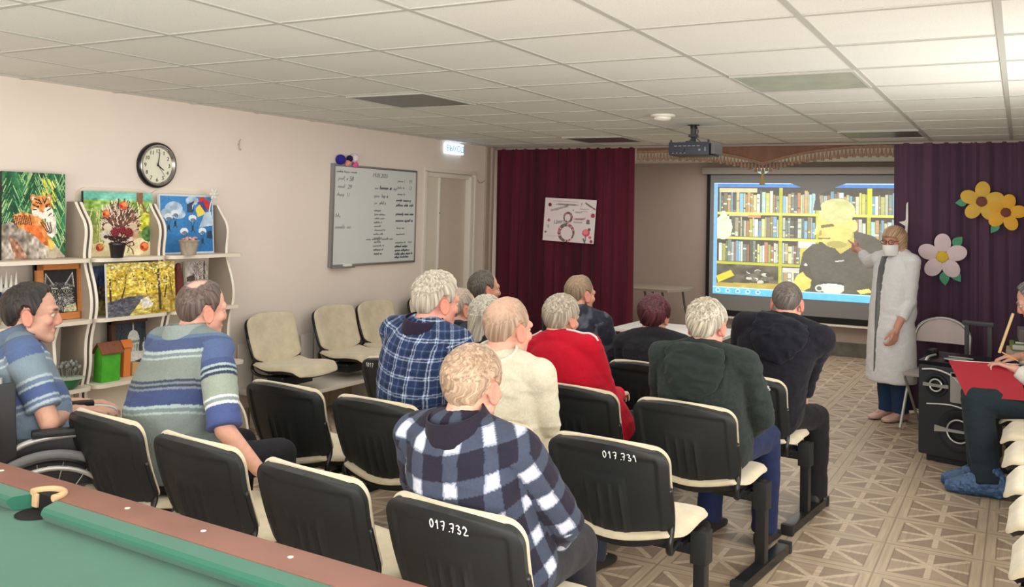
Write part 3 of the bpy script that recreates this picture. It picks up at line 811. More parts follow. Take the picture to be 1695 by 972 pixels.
# ------------------------------------------------------------------ stage: curtains, valance, screen
def curtain_mat(name, c, c2):
    m, t = newmat(name); b = t.bsdf; co = t.coord()
    f = t.ramp(t.noise(t.mapping(co, (9., 9., .35)), 1., 4), .3, .7)
    t.l.new(t.mix(f, lin(c), lin(c2)), b.inputs['Base Color']); b.inputs['Roughness'].default_value = .75; b.inputs['Sheen Weight'].default_value = .1; b.inputs['Specular IOR Level'].default_value = .1
    t.bump(t.noise(t.mapping(co, (60., 60., 3.)), 1., 2), .25, .004); return m
M_cur = curtain_mat('burgundy velvet', (98, 32, 48), (60, 23, 36)); M_curR = curtain_mat('plum velvet', (98, 70, 90), (74, 56, 76))
def curtain(x0, x1, y0, z1, m, label, seed, flare=0.):
    r = np.random.RandomState(seed); ph = []; x = x0; 
    n = int((x1 - x0) / .012)
    per = np.interp(np.linspace(0, 1, n + 1), np.linspace(0, 1, 14), r.uniform(.09, .17, 14)); am = np.interp(np.linspace(0, 1, n + 1), np.linspace(0, 1, 16), r.uniform(.012, .036, 16))
    phase = np.cumsum(2 * PI * (x1 - x0) / n / per)
    def fn(u, v):
        i = int(round(u * n)); xx = x0 + (x1 - x0) * u + flare * (1 - v) * (1 - u); a = am[i] * (.55 + .45 * (1 - v)) 
        w = math.sin(phase[i] + .5 * math.sin(3 * v + i * .01))
        return (xx, y0 + a * w + .006 * math.sin(phase[i] * 2.3 + 2 * v), .02 + (z1 - .02) * v)
    mb = MB(); mb.slab(fn, lambda u, v: tuple(np.array(fn(u, v)) + (0, .006, 0)), n, 26)
    t = empty('curtain', ((x0 + x1) / 2, y0, 0), 0, label, 'curtain', 'stage curtains'); mb.build('fabric', m, t, world=True)
    return t
curtain(-4.96, -3.375, 8.40, 2.30, M_cur, 'burgundy pleated stage curtain behind the birthday-style paper poster, left of the screen', 3)
curtain(-.965, .64, 8.40, 2.30, M_curR, 'dark plum pleated stage curtain with paper flowers, right of the screen', 8)
mb = MB(); mb.box(((XL + XR) / 2, 8.41, 2.303), (XR - XL - .01, .03, .022), .004); o = mb.build('curtain_rail', mat('rail', (150, 140, 132), rough=.4)); recentre(o); tag(o, 'slim rail along the ceiling carrying the stage curtains', 'curtain rail')
# vertical post in the corner beside the left curtain
mb = MB(); mb.box((XL + .025, 8.34, ZC / 2), (.04, .05, ZC - .01), .006); mb.box((XL + .012, 8.27, ZC / 2), (.02, .06, ZC - .01), .004); struct(mb.build('trim_2', mat('corner post', (176, 160, 146), rough=.5)))
# valance
M_val = mat('bronze valance fabric', (128, 92, 72), rough=.7, sheen=.3, bump=.3, bscale=30., bdist=.006, var=.12, vscale=7.); M_fr = mat('valance fringe', (150, 118, 96), rough=.8, bump=.5, bscale=160., var=.25, vscale=40., stretch=(1, 1, .1)); M_gold = mat('gold tassel', (176, 150, 66), rough=.5, var=.2)
VX = [-3.37, -3.0, -2.7, -2.5, -2.33, -2.2, -2.117, -2.03, -1.9, -1.74, -1.55, -1.3, -.96]; VZ = [2.262, 2.268, 2.255, 2.232, 2.200, 2.165, 2.138, 2.165, 2.200, 2.235, 2.262, 2.285, 2.285]
vz = lambda x: float(np.interp(x, VX, VZ))
t = empty('valance', (-2.16, 8.47, 2.0), 0, 'bronze swagged valance with tassel fringe hanging across the stage opening', 'valance')
mb = MB(); W0, W1 = -3.37, -.955
mb.slab(lambda u, v: (W0 + (W1 - W0) * u, 8.455 + .006 * math.sin(u * 90), vz(W0 + (W1 - W0) * u) * (1 - v) + 2.314 * v), lambda u, v: (W0 + (W1 - W0) * u, 8.466 + .006 * math.sin(u * 90), vz(W0 + (W1 - W0) * u) * (1 - v) + 2.314 * v), 120, 3); mb.build('swag', M_val, t, world=True)
mb = MB(); mb.tube([(x, 8.447, vz(x)) for x in np.linspace(W0, W1, 90)], .008, 8); mb.tube([(x, 8.449, vz(x) - .016) for x in np.linspace(W0, W1, 90)], .006, 8); mb.build('braid', M_fr, t, world=True)
mb = MB()
for i, x in enumerate(np.linspace(W0 + .015, W1 - .015, 72)):
    L = .085 if i % 2 else .072; z = vz(x) - .016; y = 8.452
    mb.lathe([(.004, z), (.006, z - .02), (.010, z - .026), (.009, z - .034), (.015, z - L * .75), (.016, z - L)], 8, (x, y, 0))
fr = mb.build('fringe', M_fr, t, world=True); fr['kind'] = 'stuff'
mb = MB(); mb.prism([(-.105, 0), (.105, 0), (.03, -.05), (0, -.062), (-.03, -.05)], (-2.117, 8.46, 2.092), (1, 0, 0), (0, 0, 1), (0, .004, 0)); mb.build('swag_point', mat('lit valance point', (190, 215, 190), rough=.7, emit=(170, 215, 195), estr=.55), t, world=True)  # projector light on the tip, given as a glow in its material
mb = MB(); mb.lathe([(.003, 2.05), (.006, 2.03), (.012, 2.02), (.010, 2.005), (.014, 1.985), (.026, 1.945), (.026, 1.935)], 12, (-2.117, 8.45, 0)); mb.tube([(-2.117, 8.452, 2.11), (-2.117, 8.452, 2.04)], .004, 6); mb.build('tassel', M_gold, t, world=True)

# projection screen on the back wall
M_scr = mat('screen cloth', (132, 132, 129), rough=.85); M_scrb = mat('screen border', (20, 20, 20), rough=.8)
t = empty('projection_screen', (-2.27, 11.28, .38), 0, 'large pull-down projection screen showing a man before bookshelves', 'projection screen')
x0, x1, zt, zb = -3.53, -1.02, 2.17, .40
mb = MB(); mb.box(((x0 + x1) / 2, 11.285, (zt + zb) / 2), (x1 - x0 - .08, .004, zt - zb - .02)); mb.build('screen_cloth', M_scr, t, world=True, smooth=False)
mb = MB(); mb.box((x0 + .022, 11.283, (zt + zb) / 2), (.045, .006, zt - zb)); mb.box((x1 - .022, 11.283, (zt + zb) / 2), (.045, .006, zt - zb)); mb.box(((x0 + x1) / 2, 11.283, zb + .025), (x1 - x0, .0065, .07)); mb.build('black_border', M_scrb, t, world=True, smooth=False)
mb = MB(); mb.box(((x0 + x1) / 2, 11.285, zb - .03), (x1 - x0 + .02, .02, .025), .004); mb.build('weight_bar', M_plastic, t, world=True)
mb = MB(); mb.box(((x0 + x1) / 2, 11.285, 2.215), (x1 - x0 + .12, .09, .09), .02); mb.build('roller_case', mat('roller case', (158, 150, 140), rough=.5), t, world=True)
# ------------------------------------------------------------------ shelf units with wavy sides on the left wall
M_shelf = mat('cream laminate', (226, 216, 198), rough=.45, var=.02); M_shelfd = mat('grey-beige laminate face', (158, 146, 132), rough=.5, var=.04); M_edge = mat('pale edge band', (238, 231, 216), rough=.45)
DZ = [.0, .10, .17, .30, .45, .555, .60, .715, .83, .965, 1.06, 1.17, 1.30, 1.355, 1.42, 1.50, 1.56, 1.61, 1.625]
DD = [.43, .43, .44, .35, .16, .20, .215, .225, .205, .262, .258, .22, .155, .160, .195, .180, .135, .075, .03]
def wave(zs, add=0.): return [float(np.interp(z, DZ, DD)) + add for z in zs]
def side_panel(t, y, th=.016, z0=0., z1=1.625, name='side_panel'):
    zs = np.linspace(z0, z1, 60); ds = [q for q in wave(zs)]
    ds = np.convolve(np.pad(ds, 3, mode='edge'), np.ones(7) / 7, 'valid')
    mb = MB(); mb.cur = 0
    poly = [(0, z0)] + [(float(d), float(z)) for d, z in zip(ds, zs)] + [(0, z1)]
    mb.prism(poly, (XL + .002, y - th / 2, 0), (1, 0, 0), (0, 0, 1), (0, th, 0))
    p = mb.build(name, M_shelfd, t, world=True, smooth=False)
    mb = MB()
    mb.loft([((XL + .002 + d + .002, y, z), (0, th / 2 + .001, 0), (.004, 0, 0)) for d, z in zip(ds, zs)], 8, 4.)
    e = mb.build('edge_band', M_edge, p, smooth=True); off = V(t.location) + V(p.location)
    for v in e.data.vertices: v.co -= off
    return p
def board(t, y0, y1, z, depth, th=.022, name='shelf_board'):
    mb = MB(); r = .05; pts = [(0, y0), (depth - r, y0)]
    for k in range(1, 6): a = -PI / 2 + PI / 2 * k / 5; pts.append((depth - r + r * math.cos(a), y0 + r + r * math.sin(a)))
    for k in range(0, 6): a = PI / 2 * k / 5; pts.append((depth - r + r * math.cos(a), y1 - r + r * math.sin(a)))
    pts += [(0, y1)]
    mb.prism(pts, (XL + .003, 0, z - th), (1, 0, 0), (0, 1, 0), (0, 0, th)); return mb.build(name, M_shelf, t, world=True, angle=.5)
def unit_shelf(y0, y1, label, back=True, over0=.0, over1=.0, s3=True, inner=None, tall=True):
    t = empty('shelf_unit', (XL + .15, (y0 + y1) / 2, 0), 0, label, 'shelf unit', 'wavy-sided shelf units')
    side_panel(t, y0 + .009); side_panel(t, y1 - .009)
    board(t, y0 - over0, y1 + over1, 1.295, .25); board(t, y0 - over0 * .4, y1 + over1 * .5, .945, .29); board(t, y0 - over0 * .4, y1 + over1, .560, .30)
    board(t, y0 + .02, y1 - .02, .165, .36)
    if back:
        mb = MB(); r = .06; z0, z1 = .56, 1.715; pts = [(y0 + .02, z0), (y1 - .005, z0)]
        for k in range(6): a = PI / 2 * k / 5; pts.append((y1 - .005 - r + r * math.cos(a), z1 - r + r * math.sin(a)))
        for k in range(6): a = PI / 2 + PI / 2 * k / 5; pts.append((y0 + .02 + r + r * math.cos(a), z1 - r + r * math.sin(a)))
        mb.prism(pts, (XL + .001, 0, 0), (0, 1, 0), (0, 0, 1), (.016, 0, 0)); mb.build('back_panel', M_shelf, t, world=True, angle=.5)
    if inner is not None:
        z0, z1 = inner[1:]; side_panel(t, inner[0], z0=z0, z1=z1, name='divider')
    mb = MB(); mb.box((XL + .14, (y0 + y1) / 2, .29), (.012, y1 - y0 - .04, .50)); mb.build('lower_panel', M_shelf, t, world=True, smooth=False)
    return t
unit_shelf(2.80, 3.462, 'wavy-sided cream shelf unit holding the tiger picture and the framed cat drawing', back=False, inner=(3.26, .56, .945), over0=.05)
unit_shelf(3.478, 3.985, 'wavy-sided cream shelf unit holding the hedgehog picture and the green toy house')
unit_shelf(4.005, 4.545, 'wavy-sided cream shelf unit at the whiteboard end, holding the parachute picture', over1=.09)

# ------------------------------------------------------------------ pictures (painted by the script on fine grids)
M_pic = vmat('painted picture', rough=.5, spec=.3); M_side = mat('dark picture edge', (40, 42, 40), rough=.7); M_sidew = mat('white picture edge', (225, 226, 222), rough=.7)
def wall_picture(name, cv, q, side, label, frame=None, fw=.0, th=.018, cat='picture', group='pictures on the shelves'):
    """q: top-left, top-right, bottom-left corners in the room"""
    a, b, c = (np.asarray(p, float) for p in q); ex = b - a; ey = c - a; n = unit(np.cross(ey, ex))
    t = empty(name, tuple((c + c + ex) / 2), 0, label, cat, group); L = np.array(t.location)
    mb = MB(); mb.prism([(0, 0), (1, 0), (1, 1), (0, 1)], a - n * .0015 - L, ex, ey, -n * th); mb.build('panel', side, t, smooth=False)
    picture('image', cv, a - L + (ex + ey) * fw, ex * (1 - 2 * fw), ey * (1 - 2 * fw), M_pic, t)
    if frame:
        mb = MB(); h = .018 * 1.25; ux, uy = unit(ex), unit(ey); w = np.linalg.norm(ex); hh = np.linalg.norm(ey); f = fw * w
        for (o, e1, l1, e2, l2) in ((a, ux, w, uy, f), (a + uy * (hh - f), ux, w, uy, f), (a, ux, f, uy, hh), (a + ux * (w - f), ux, f, uy, hh)):
            mb.prism([(0, 0), (1, 0), (1, 1), (0, 1)], o - L - n * .001, e1 * l1, e2 * l2, n * h)
        mb.build('frame', frame, t, smooth=False)
    return t
def quad_x(tl, tr, bl, X): return [on_x(*tl, X), on_x(*tr, X), on_x(*bl, X + .03)]
def clampz(q, z, zt=None):
    """stand the picture on the shelf at height z, keep it upright"""
    a, b, c = (np.array(p) for p in q); h = (zt or a[2]) - z
    a = np.array([a[0], a[1], z + h]); b = np.array([a[0], b[1], z + h]); c = np.array([a[0] + .035, a[1], z]); return [a, b, c]

def cv_tiger():
    c = Canvas(120, 140, (40, 96, 62))
    f = c.nfield(10, 3); g = c.nfield(26, 4); c.a += ((f - .5) * 70)[..., None] * np.array([.7, 1., .6])
    r = np.random.RandomState(5)
    for k in range(420):
        x, y = r.uniform(0, 1), r.uniform(-.08, .80); dr = -1 if (x * 3.1) % 1 < .5 else 1; L = r.uniform(.05, .15)
        col = [(150, 200, 130), (95, 160, 100), (25, 70, 50), (190, 215, 150), (60, 130, 85)][r.randint(5)]
        c.line([(x, y), (x + dr * L * .6, y + L)], r.uniform(.006, .014), col)
    for k in range(26):
        x = .70 + r.uniform(-.09, .09); y = r.uniform(.02, .34); c.line([(x, y), (x + .05, y + .07)], .022, [(214, 210, 60), (190, 200, 70), (235, 225, 110)][k % 3])
    rock = [(0, .60), (.12, .57), (.32, .62), (.40, .70), (.62, .78), (.86, .86), (1, .98), (1, 1), (0, 1)]
    m = c.poly(rock, (150, 140, 128)); c.noise(80, 11, 2, m); c.noise(55, 26, 9, m)
    m = c.poly([(.10, .74), (.22, .78), (.40, .98), (.2, 1.0)], (165, 120, 95)); c.noise(70, 24, 5, m)
    m = c.poly([(.66, .80), (.80, .80), (.98, .98), (.7, 1.0)], (200, 188, 165)); c.noise(40, 16, 6, m)
    body = [(.16, .50), (.30, .46), (.46, .48), (.60, .52), (.70, .62), (.72, .74), (.80, .80), (.78, .87), (.66, .84), (.55, .76), (.38, .68), (.26, .64), (.18, .56)]
    m = c.poly(body, (218, 140, 74)); c.noise(55, 20, 8, m)
    m = c.poly([(.34, .58), (.56, .62), (.68, .78), (.62, .82), (.48, .70), (.34, .66)], (232, 120, 62)); c.noise(30, 20, 3, m)
    for k in range(10): x = .17 + k * .028; c.line([(x, .49 + .01 * (k % 3)), (x + .03, .60)], .014, (70, 42, 30))
    m = c.poly([(.68, .54), (.84, .50), (.86, .70), (.78, .76), (.70, .72)], (232, 226, 212)); c.noise(45, 24, 3, m)
    for k in range(4): c.line([(.60 + k * .05, .58), (.72 + k * .02, .70)], .016, (80, 48, 34))
    c.ell(.48, .295, .045, .045, (205, 140, 80)); c.ell(.73, .29, .045, .045, (205, 140, 80)); c.ell(.48, .30, .022, .024, (235, 220, 200)); c.ell(.73, .295, .022, .024, (235, 220, 200))
    m = c.ell(.61, .40, .165, .140, (214, 142, 78)); c.noise(40, 26, 1, m)
    c.ell(.72, .47, .085, .075, (238, 232, 220)); c.ell(.52, .46, .06, .05, (236, 226, 208)); c.ell(.63, .49, .07, .045, (240, 232, 218))
    for x0, y0, x1, y1 in ((.50, .30, .58, .33), (.52, .34, .60, .36), (.62, .29, .66, .34), (.69, .30, .66, .35), (.74, .36, .68, .38), (.47, .37, .53, .39), (.76, .41, .70, .44), (.48, .43, .53, .43), (.77, .47, .72, .50), (.57, .31, .61, .36)):
        c.line([(x0, y0), (x1, y1)], .016, (58, 36, 28))
    c.ell(.555, .395, .02, .014, (40, 40, 24)); c.ell(.69, .39, .02, .014, (40, 40, 24)); c.poly([(.60, .44), (.66, .44), (.63, .475)], (196, 104, 84))
    m = c.poly([(.72, .78), (.82, .80), (.80, .90), (.73, .88)], (235, 190, 80)); c.noise(30, 20, 2, m)
    c.noise(16, 60, 12); return c
def cv_hedgehog():
    c = Canvas(120, 110, (214, 210, 120)); c.rect(0, 0, 1, .16, (120, 196, 178)); c.noise(20, 6, 2); m = c.y < .30; c.rect(0, .13, 1, .30, (150, 186, 96)); c.noise(50, 24, 3, (c.y > .1) & (c.y < .34))
    c.rect(0, .30, 1, .55, (128, 152, 84)); c.rect(0, .52, 1, .8, (168, 172, 92)); c.poly([(.2, .78), (.8, .72), (1, .8), (1, 1), (0, 1), (0, .88)], (236, 222, 178)); c.noise(26, 9, 4)
    c.poly([(.76, 0), (.86, 0), (.85, .16), (.94, .36), (.88, .36), (.80, .2), (.76, .2)], (140, 100, 72))
    r = np.random.RandomState(3)
    for k in range(120):
        x, y = r.uniform(0, 1), r.uniform(.25, .98)
        if .28 < x < .78 and y < .85: continue
        c.line([(x, y), (x + r.uniform(-.05, .05), y - r.uniform(.06, .16))], .012, [(232, 230, 150), (110, 140, 60), (200, 205, 90), (80, 118, 56), (244, 240, 190)][r.randint(5)])
    m = c.ell(.88, .48, .13, .16, (206, 206, 70)); c.noise(60, 24, 7, m); m = c.ell(.92, .66, .10, .12, (78, 122, 62)); c.noise(40, 24, 8, m)
    m = c.ell(.52, .52, .27, .33, (104, 70, 58))
    for k in range(420):
        a = r.uniform(0, 2 * PI); q = math.sqrt(r.uniform(0, 1)); x, y = .52 + .26 * q * math.cos(a), .50 + .31 * q * math.sin(a)
        dx, dy = (x - .5) * .22, (y - .66) * .20; c.line([(x, y), (x + dx, y + dy)], .012, [(240, 226, 206), (74, 44, 38), (140, 98, 78), (214, 190, 165)][k % 4])
    m = c.ell(.34, .68, .12, .10, (226, 216, 196)); c.noise(30, 16, 3, m); m = c.ell(.62, .66, .15, .12, (196, 160, 132)); c.noise(30, 20, 4, m); c.ell(.33, .55, .06, .06, (230, 214, 190)); c.ell(.70, .54, .06, .06, (216, 190, 160))
    c.ell(.30, .70, .03, .026, (60, 40, 36)); c.ell(.46, .62, .018, .018, (20, 16, 16)); c.ell(.60, .62, .018, .018, (20, 16, 16))
    for x, y, s in ((.31, .34, 1), (.56, .21, 1.05), (.21, .86, 1), (.86, .86, 1.25)):
        c.ell(x, y, .055 * s, .06 * s, (214, 92, 48)); c.ell(x + .012, y - .015, .036 * s, .034 * s, (238, 150, 84)); c.ell(x - .03, y + .012, .02, .026, (180, 50, 34))
    c.noise(14, 50, 9); return c
def cv_parachute():
    c = Canvas(110, 110, (58, 128, 190)); c.a += ((.5 - c.y) * 26)[..., None]; c.noise(12, 5, 2)
    for x, y, rx, ry in ((.26, .24, .16, .12), (.12, .32, .10, .08), (.34, .33, .13, .08), (.60, .10, .12, .08)):
        m = c.ell(x, y, rx, ry, (176, 200, 222)); c.noise(34, 14, 3, m)
    c.poly([(.50, .16), (.64, .10), (.62, .30), (.50, .30)], (58, 74, 96)); c.poly([(.72, .05), (.80, .02), (.98, .14), (.90, .26), (.74, .14)], (206, 66, 60)); c.poly([(.70, .12), (.82, .10), (.88, .26), (.78, .34)], (88, 76, 130)); c.poly([(.66, .24), (.74, .16), (.86, .32), (.70, .38)], (232, 214, 96)); c.poly([(.60, .18), (.64, .12), (.60, .26)], (236, 236, 240))
    m = c.poly([(.84, .30), (.96, .28), (.99, .52), (.72, .56)], (186, 208, 226)); c.noise(30, 16, 5, m)
    for x, y in ((.28, .32), (.16, .38), (.60, .40), (.44, .62), (.78, .62)):
        c.ell(x, y, .075, .06, (226, 234, 240)); c.ell(x + .01, y + .03, .05, .03, (110, 130, 150)); c.line([(x - .05, y + .03), (x, y + .16)], .008, (50, 70, 90)); c.line([(x + .05, y + .03), (x, y + .16)], .008, (50, 70, 90)); c.ell(x, y + .17, .022, .045, (48, 66, 84)); c.line([(x - .03, y + .24), (x, y + .17), (x + .035, y + .24)], .014, (44, 62, 80))
    c.poly([(.88, .62), (.96, .62), (.98, .76), (.86, .74)], (48, 66, 80)); c.rect(0, 0, .02, 1, (214, 220, 226)); c.rect(0, 0, 1, .03, (208, 218, 226)); c.rect(0, .975, 1, 1, (206, 216, 224)); c.rect(.985, 0, 1, 1, (206, 216, 224)); c.noise(8, 40, 4); return c
def cv_cat():
    c = Canvas(120, 150, (36, 36, 38)); r = np.random.RandomState(9)
    for k in range(1500):
        a = r.uniform(0, 2 * PI); q = math.sqrt(r.uniform(0, 1)); x, y = .5 + .36 * q * math.cos(a), .58 + .36 * q * math.sin(a)
        if y < .30: continue
        dx, dy = (x - .5) * .15, (y - .52) * .12 + .01; g = r.choice([56, 84, 112, 140, 175, 196]); c.line([(x, y), (x + dx, y + dy)], .006, (g, g, g - 4))
    for sx in (-1, 1):
        c.poly([(.5 + sx * .16, .34), (.5 + sx * .38, .06), (.5 + sx * .42, .42)], (120, 120, 118)); c.poly([(.5 + sx * .22, .32), (.5 + sx * .35, .14), (.5 + sx * .38, .38)], (52, 50, 50)); c.line([(.5 + sx * .16, .34), (.5 + sx * .38, .06), (.5 + sx * .42, .42)], .014, (214, 212, 206))
        c.ell(.5 + sx * .16, .50, .085, .045, (20, 20, 20)); c.ell(.5 + sx * .16, .50, .06, .034, (150, 160, 140)); c.ell(.5 + sx * .16, .50, .024, .028, (12, 12, 12)); c.line([(.5 + sx * .05, .44), (.5 + sx * .26, .42)], .02, (225, 225, 220))
        for k in range(4): c.line([(.5 + sx * .10, .72 + .02 * k), (.5 + sx * .42, .66 + .06 * k)], .006, (222, 222, 218))
    c.poly([(.45, .64), (.55, .64), (.5, .70)], (180, 172, 166)); c.line([(.5, .70), (.42, .76)], .012, (24, 24, 24)); c.line([(.5, .70), (.58, .76)], .012, (24, 24, 24)); c.poly([(.62, .88), (.95, .80), (.98, 1), (.6, 1)], (190, 186, 150)); c.noise(60, 30, 4, c.mask([(.6, .86), (1, .8), (1, 1), (.58, 1)])); c.noise(12, 50, 2); return c
def cv_autumn():
    c = Canvas(140, 100, (214, 188, 92)); c.rect(0, 0, 1, .12, (196, 180, 120)); c.noise(60, 16, 2); c.noise(60, 40, 5); c.a[..., 2] -= 25
    m = c.poly([(0, .62), (.35, .58), (.65, .62), (1, .56), (1, 1), (0, 1)], (176, 150, 62)); c.noise(50, 26, 3, m)
    m = c.poly([(0, .72), (.30, .64), (.52, .64), (.46, .78), (.30, 1), (0, 1)], (92, 92, 100)); c.noise(30, 20, 6, m, 50); m = c.poly([(.50, .70), (.68, .72), (.60, 1), (.30, 1)], (206, 190, 96)); c.noise(55, 20, 7, m, 40); m = c.poly([(.46, .72), (.58, .66), (.66, .84), (.5, .9)], (226, 222, 206)); c.noise(40, 30, 9, m)
    for x, w, y0, y1, dx in ((.25, .02, .25, .66, -.05), (.75, .035, .16, .92, .01), (.86, .02, .3, .70, -.03), (.04, .03, .3, .75, 0), (.93, .014, .3, .66, .02), (.55, .01, .3, .6, .01)):
        c.line([(x + dx, y1), (x, (y0 + y1) / 2), (x - dx * .3, y0)], w, (70, 54, 46))
    r = np.random.RandomState(4)
    for k in range(320):
        x, y = r.uniform(0, 1), r.uniform(0, .5); c.ell(x, y, r.uniform(.006, .02), r.uniform(.008, .024), [(232, 206, 84), (216, 184, 70), (244, 228, 150), (176, 140, 60), (206, 164, 110), (150, 140, 96), (232, 226, 190), (96, 84, 64)][r.randint(8)])
    c.noise(26, 70, 11); return c
def cv_dusk():
    c = Canvas(50, 80, (92, 104, 150)); c.noise(40, 8, 2); m = c.poly([(0, .45), (1, .38), (1, 1), (0, 1)], (112, 92, 78)); c.noise(60, 18, 4, m); m = c.poly([(0, .75), (1, .7), (1, 1), (0, 1)], (170, 150, 92)); c.noise(50, 20, 6, m); c.poly([(.7, .1), (.9, .05), (1, .6), (.75, .7)], (42, 44, 62)); c.ell(.9, .12, .09, .07, (226, 226, 232)); c.line([(.3, .8), (.4, .2)], .05, (60, 50, 56)); c.noise(20, 40, 8); return c
def cv_winter():
    c = Canvas(60, 90, (206, 200, 194)); c.noise(36, 9, 2); r = np.random.RandomState(6)
    for k in range(70):
        x, y = r.uniform(.2, 1), r.uniform(0, .55); c.line([(x, y), (x + r.uniform(-.2, .2), y + r.uniform(.05, .2))], .012, (96, 84, 80))
    c.line([(.86, .0), (.78, .7)], .06, (84, 72, 68)); m = c.poly([(0, .42), (.6, .40), (1, .55), (1, 1), (0, 1)], (176, 164, 158)); c.noise(60, 16, 5, m); c.poly([(.05, .35), (.4, .3), (.42, .44), (.05, .46)], (92, 74, 68)); c.noise(18, 40, 3); return c
def cv_cathedral():
    c = Canvas(90, 70, (66, 74, 84)); c.a += ((c.y - .3) * 20)[..., None]; c.noise(8, 6, 3); W = (226, 230, 222); S = (150, 158, 156)
    c.ell(.55, .40, .17, .24, W); c.rect(.38, .40, .72, .46, S); c.rect(.40, .46, .70, .66, W); c.rect(.53, .04, .57, .18, W); c.line([(.55, 0), (.55, .1)], .008, W)
    for x in (.24, .86): c.ell(x, .54, .055, .09, W); c.rect(x - .05, .54, x + .05, .68, W); c.rect(x - .007, .36, x + .007, .48, W)
    for k in range(6): c.rect(.425 + k * .046, .49, .445 + k * .046, .64, (96, 102, 104))
    c.rect(.08, .66, .95, .74, W); c.poly([(0, .80), (.9, .70), (1, .78), (0, .98)], (236, 240, 238)); c.noise(14, 30, 4); return c
q = clampz([on_x(3, 283, -4.92), on_x(108, 288, -4.92), None or on_x(5, 425, -4.92)], 1.296); wall_picture('tiger_picture', cv_tiger(), q, M_side, 'picture of a tiger lying on a rock before green leaves, on top of the shelf')
q = clampz([on_x(138, 316, -4.94), on_x(252, 320, -4.94), on_x(141, 423, -4.94)], 1.296); wall_picture('hedgehog_picture', cv_hedgehog(), q, M_side, 'picture of a hedgehog carrying apples, standing on the middle shelf unit')
q = clampz([on_x(263, 321, -4.94), on_x(352, 323, -4.94), on_x(272, 420, -4.94)], 1.296, 1.69); wall_picture('parachute_picture', cv_parachute(), q, M_sidew, 'blue picture of parachutists and flags, standing on the shelf unit nearest the whiteboard')
q = clampz([on_x(57, 437, -4.88), on_x(136, 436, -4.88), on_x(57, 527, -4.88)], .946); wall_picture('cat_drawing', cv_cat(), q, M_side, 'black and white cat drawing in an orange wooden frame', mat('orange pine frame', (190, 122, 64), rough=.45, var=.15, vscale=20., stretch=(1, 1, 6)), .13)
q = clampz([on_x(176, 438, -4.757), on_x(288, 441, -4.757), on_x(176, 517, -4.757)], .946, 1.262); wall_picture('autumn_picture', cv_autumn(), q, M_sidew, 'picture of yellow autumn trees beside a stream, middle shelf')
q = clampz([on_x(144, 445, -4.93), on_x(190, 445, -4.93), on_x(146, 517, -4.93)], .946, 1.235); wall_picture('dusk_picture', cv_dusk(), q, M_side, 'bluish small landscape picture tucked behind the yellow autumn picture')
q = clampz([on_x(306, 433, -4.94), on_x(343, 433, -4.94), on_x(306, 517, -4.94)], .946, 1.24); wall_picture('winter_picture', cv_winter(), q, M_sidew, 'grey winter trees picture behind the brown bottle-shaped ornament')
q = clampz([on_x(180, 532, -4.93), on_x(252, 530, -4.93), on_x(186, 600, -4.93)], .561, .905); wall_picture('cathedral_picture', cv_cathedral(), q, M_side, 'white domed cathedral picture on grey, dark brown frame, behind the toy house', mat('dark brown frame', (92, 62, 48), rough=.5), .10)
q = clampz([on_x(-16, 462, -4.93), on_x(10, 470, -4.93), on_x(-14, 527, -4.93)], .946, 1.16); wall_picture('blue_picture', cv_dusk(), q, M_side, 'blue-edged picture cut by the left border of the photo, beside the cat drawing')

# ornaments on the shelves
M_pot = mat('black flower pot', (36, 30, 34), rough=.35); M_leaf = mat('dark leaf', (66, 44, 44), rough=.6); M_maroon = mat('maroon petals', (120, 26, 40), rough=.6, var=.2, vscale=60.); M_pale = mat('pale petals', (222, 206, 192), rough=.7); M_ribbon = mat('maroon ribbon', (98, 18, 36), rough=.4)
t = empty('potted_flowers', (-4.76, 3.615, 1.296), 0, 'black pot of maroon flowers standing in front of the hedgehog picture', 'flower pot')
mb = MB(); mb.lathe([(.034, 0), (.046, .075), (.049, .078), (.049, .088), (.042, .088), (.040, .07)], 20); mb.build('pot', M_pot, t)
mb = MB(); r = np.random.RandomState(2)
for k in range(9):
    a = k * .7; mb.tube(smooth_line([(0, 0, .07), (.02 * math.cos(a), .02 * math.sin(a), .10), (.05 * math.cos(a), .06 * math.sin(a), .13 + .05 * r.rand())]), .0022, 6)
for k in range(10): a = k * .63; mb.ell((.04 * math.cos(a), .055 * math.sin(a), .10 + .03 * r.rand()), (.018, .022, .006))
mb.build('stems', M_leaf, t)
for k, (y, z, s) in enumerate(((-.045, .155, .026), (.05, .150, .028), (.005, .165, .024), (.058, .115, .020))):
    mb = MB()
    for j in range(7):
        a = j * .9; mb.ell((.03 + .004 * j * .3, y + s * .6 * math.cos(a), z + s * .6 * math.sin(a)), (.010, s * .55, s * .42), np.array(Matrix.Rotation(a, 3, 'X')))
    mb.ell((.04, y, z), (.008, s * .4, s * .4)); mb.build('flower', M_maroon if k != 3 else M_pale, t)
mb = MB(); mb.tube(smooth_line([(.05, .02, .08), (.055, .055, .10), (.055, .07, .075), (.05, .03, .07)]), .006, 6, flat=.3); mb.tube(smooth_line([(.05, .03, .075), (.056, .06, .05), (.055, .07, .02)]), .006, 6, flat=.3); mb.build('ribbon', M_ribbon, t)
t = empty('wicker_basket', (-4.76, 4.147, 1.296), 0, 'small grey-beige basket of pink flowers in front of the parachute picture', 'basket')
mb = MB()
mb.grid(lambda u, v: ((.044 + .016 * v) * math.cos(2 * PI * u) * (1 + .02 * math.sin(2 * PI * u * 26) * (1 if int(v * 9) % 2 else -1)), (.046 + .016 * v) * math.sin(2 * PI * u) * (1 + .02 * math.sin(2 * PI * u * 26) * (1 if int(v * 9) % 2 else -1)), .092 * v), 104, 9); mb.lathe([(.002, .002), (.044, .002)], 24)
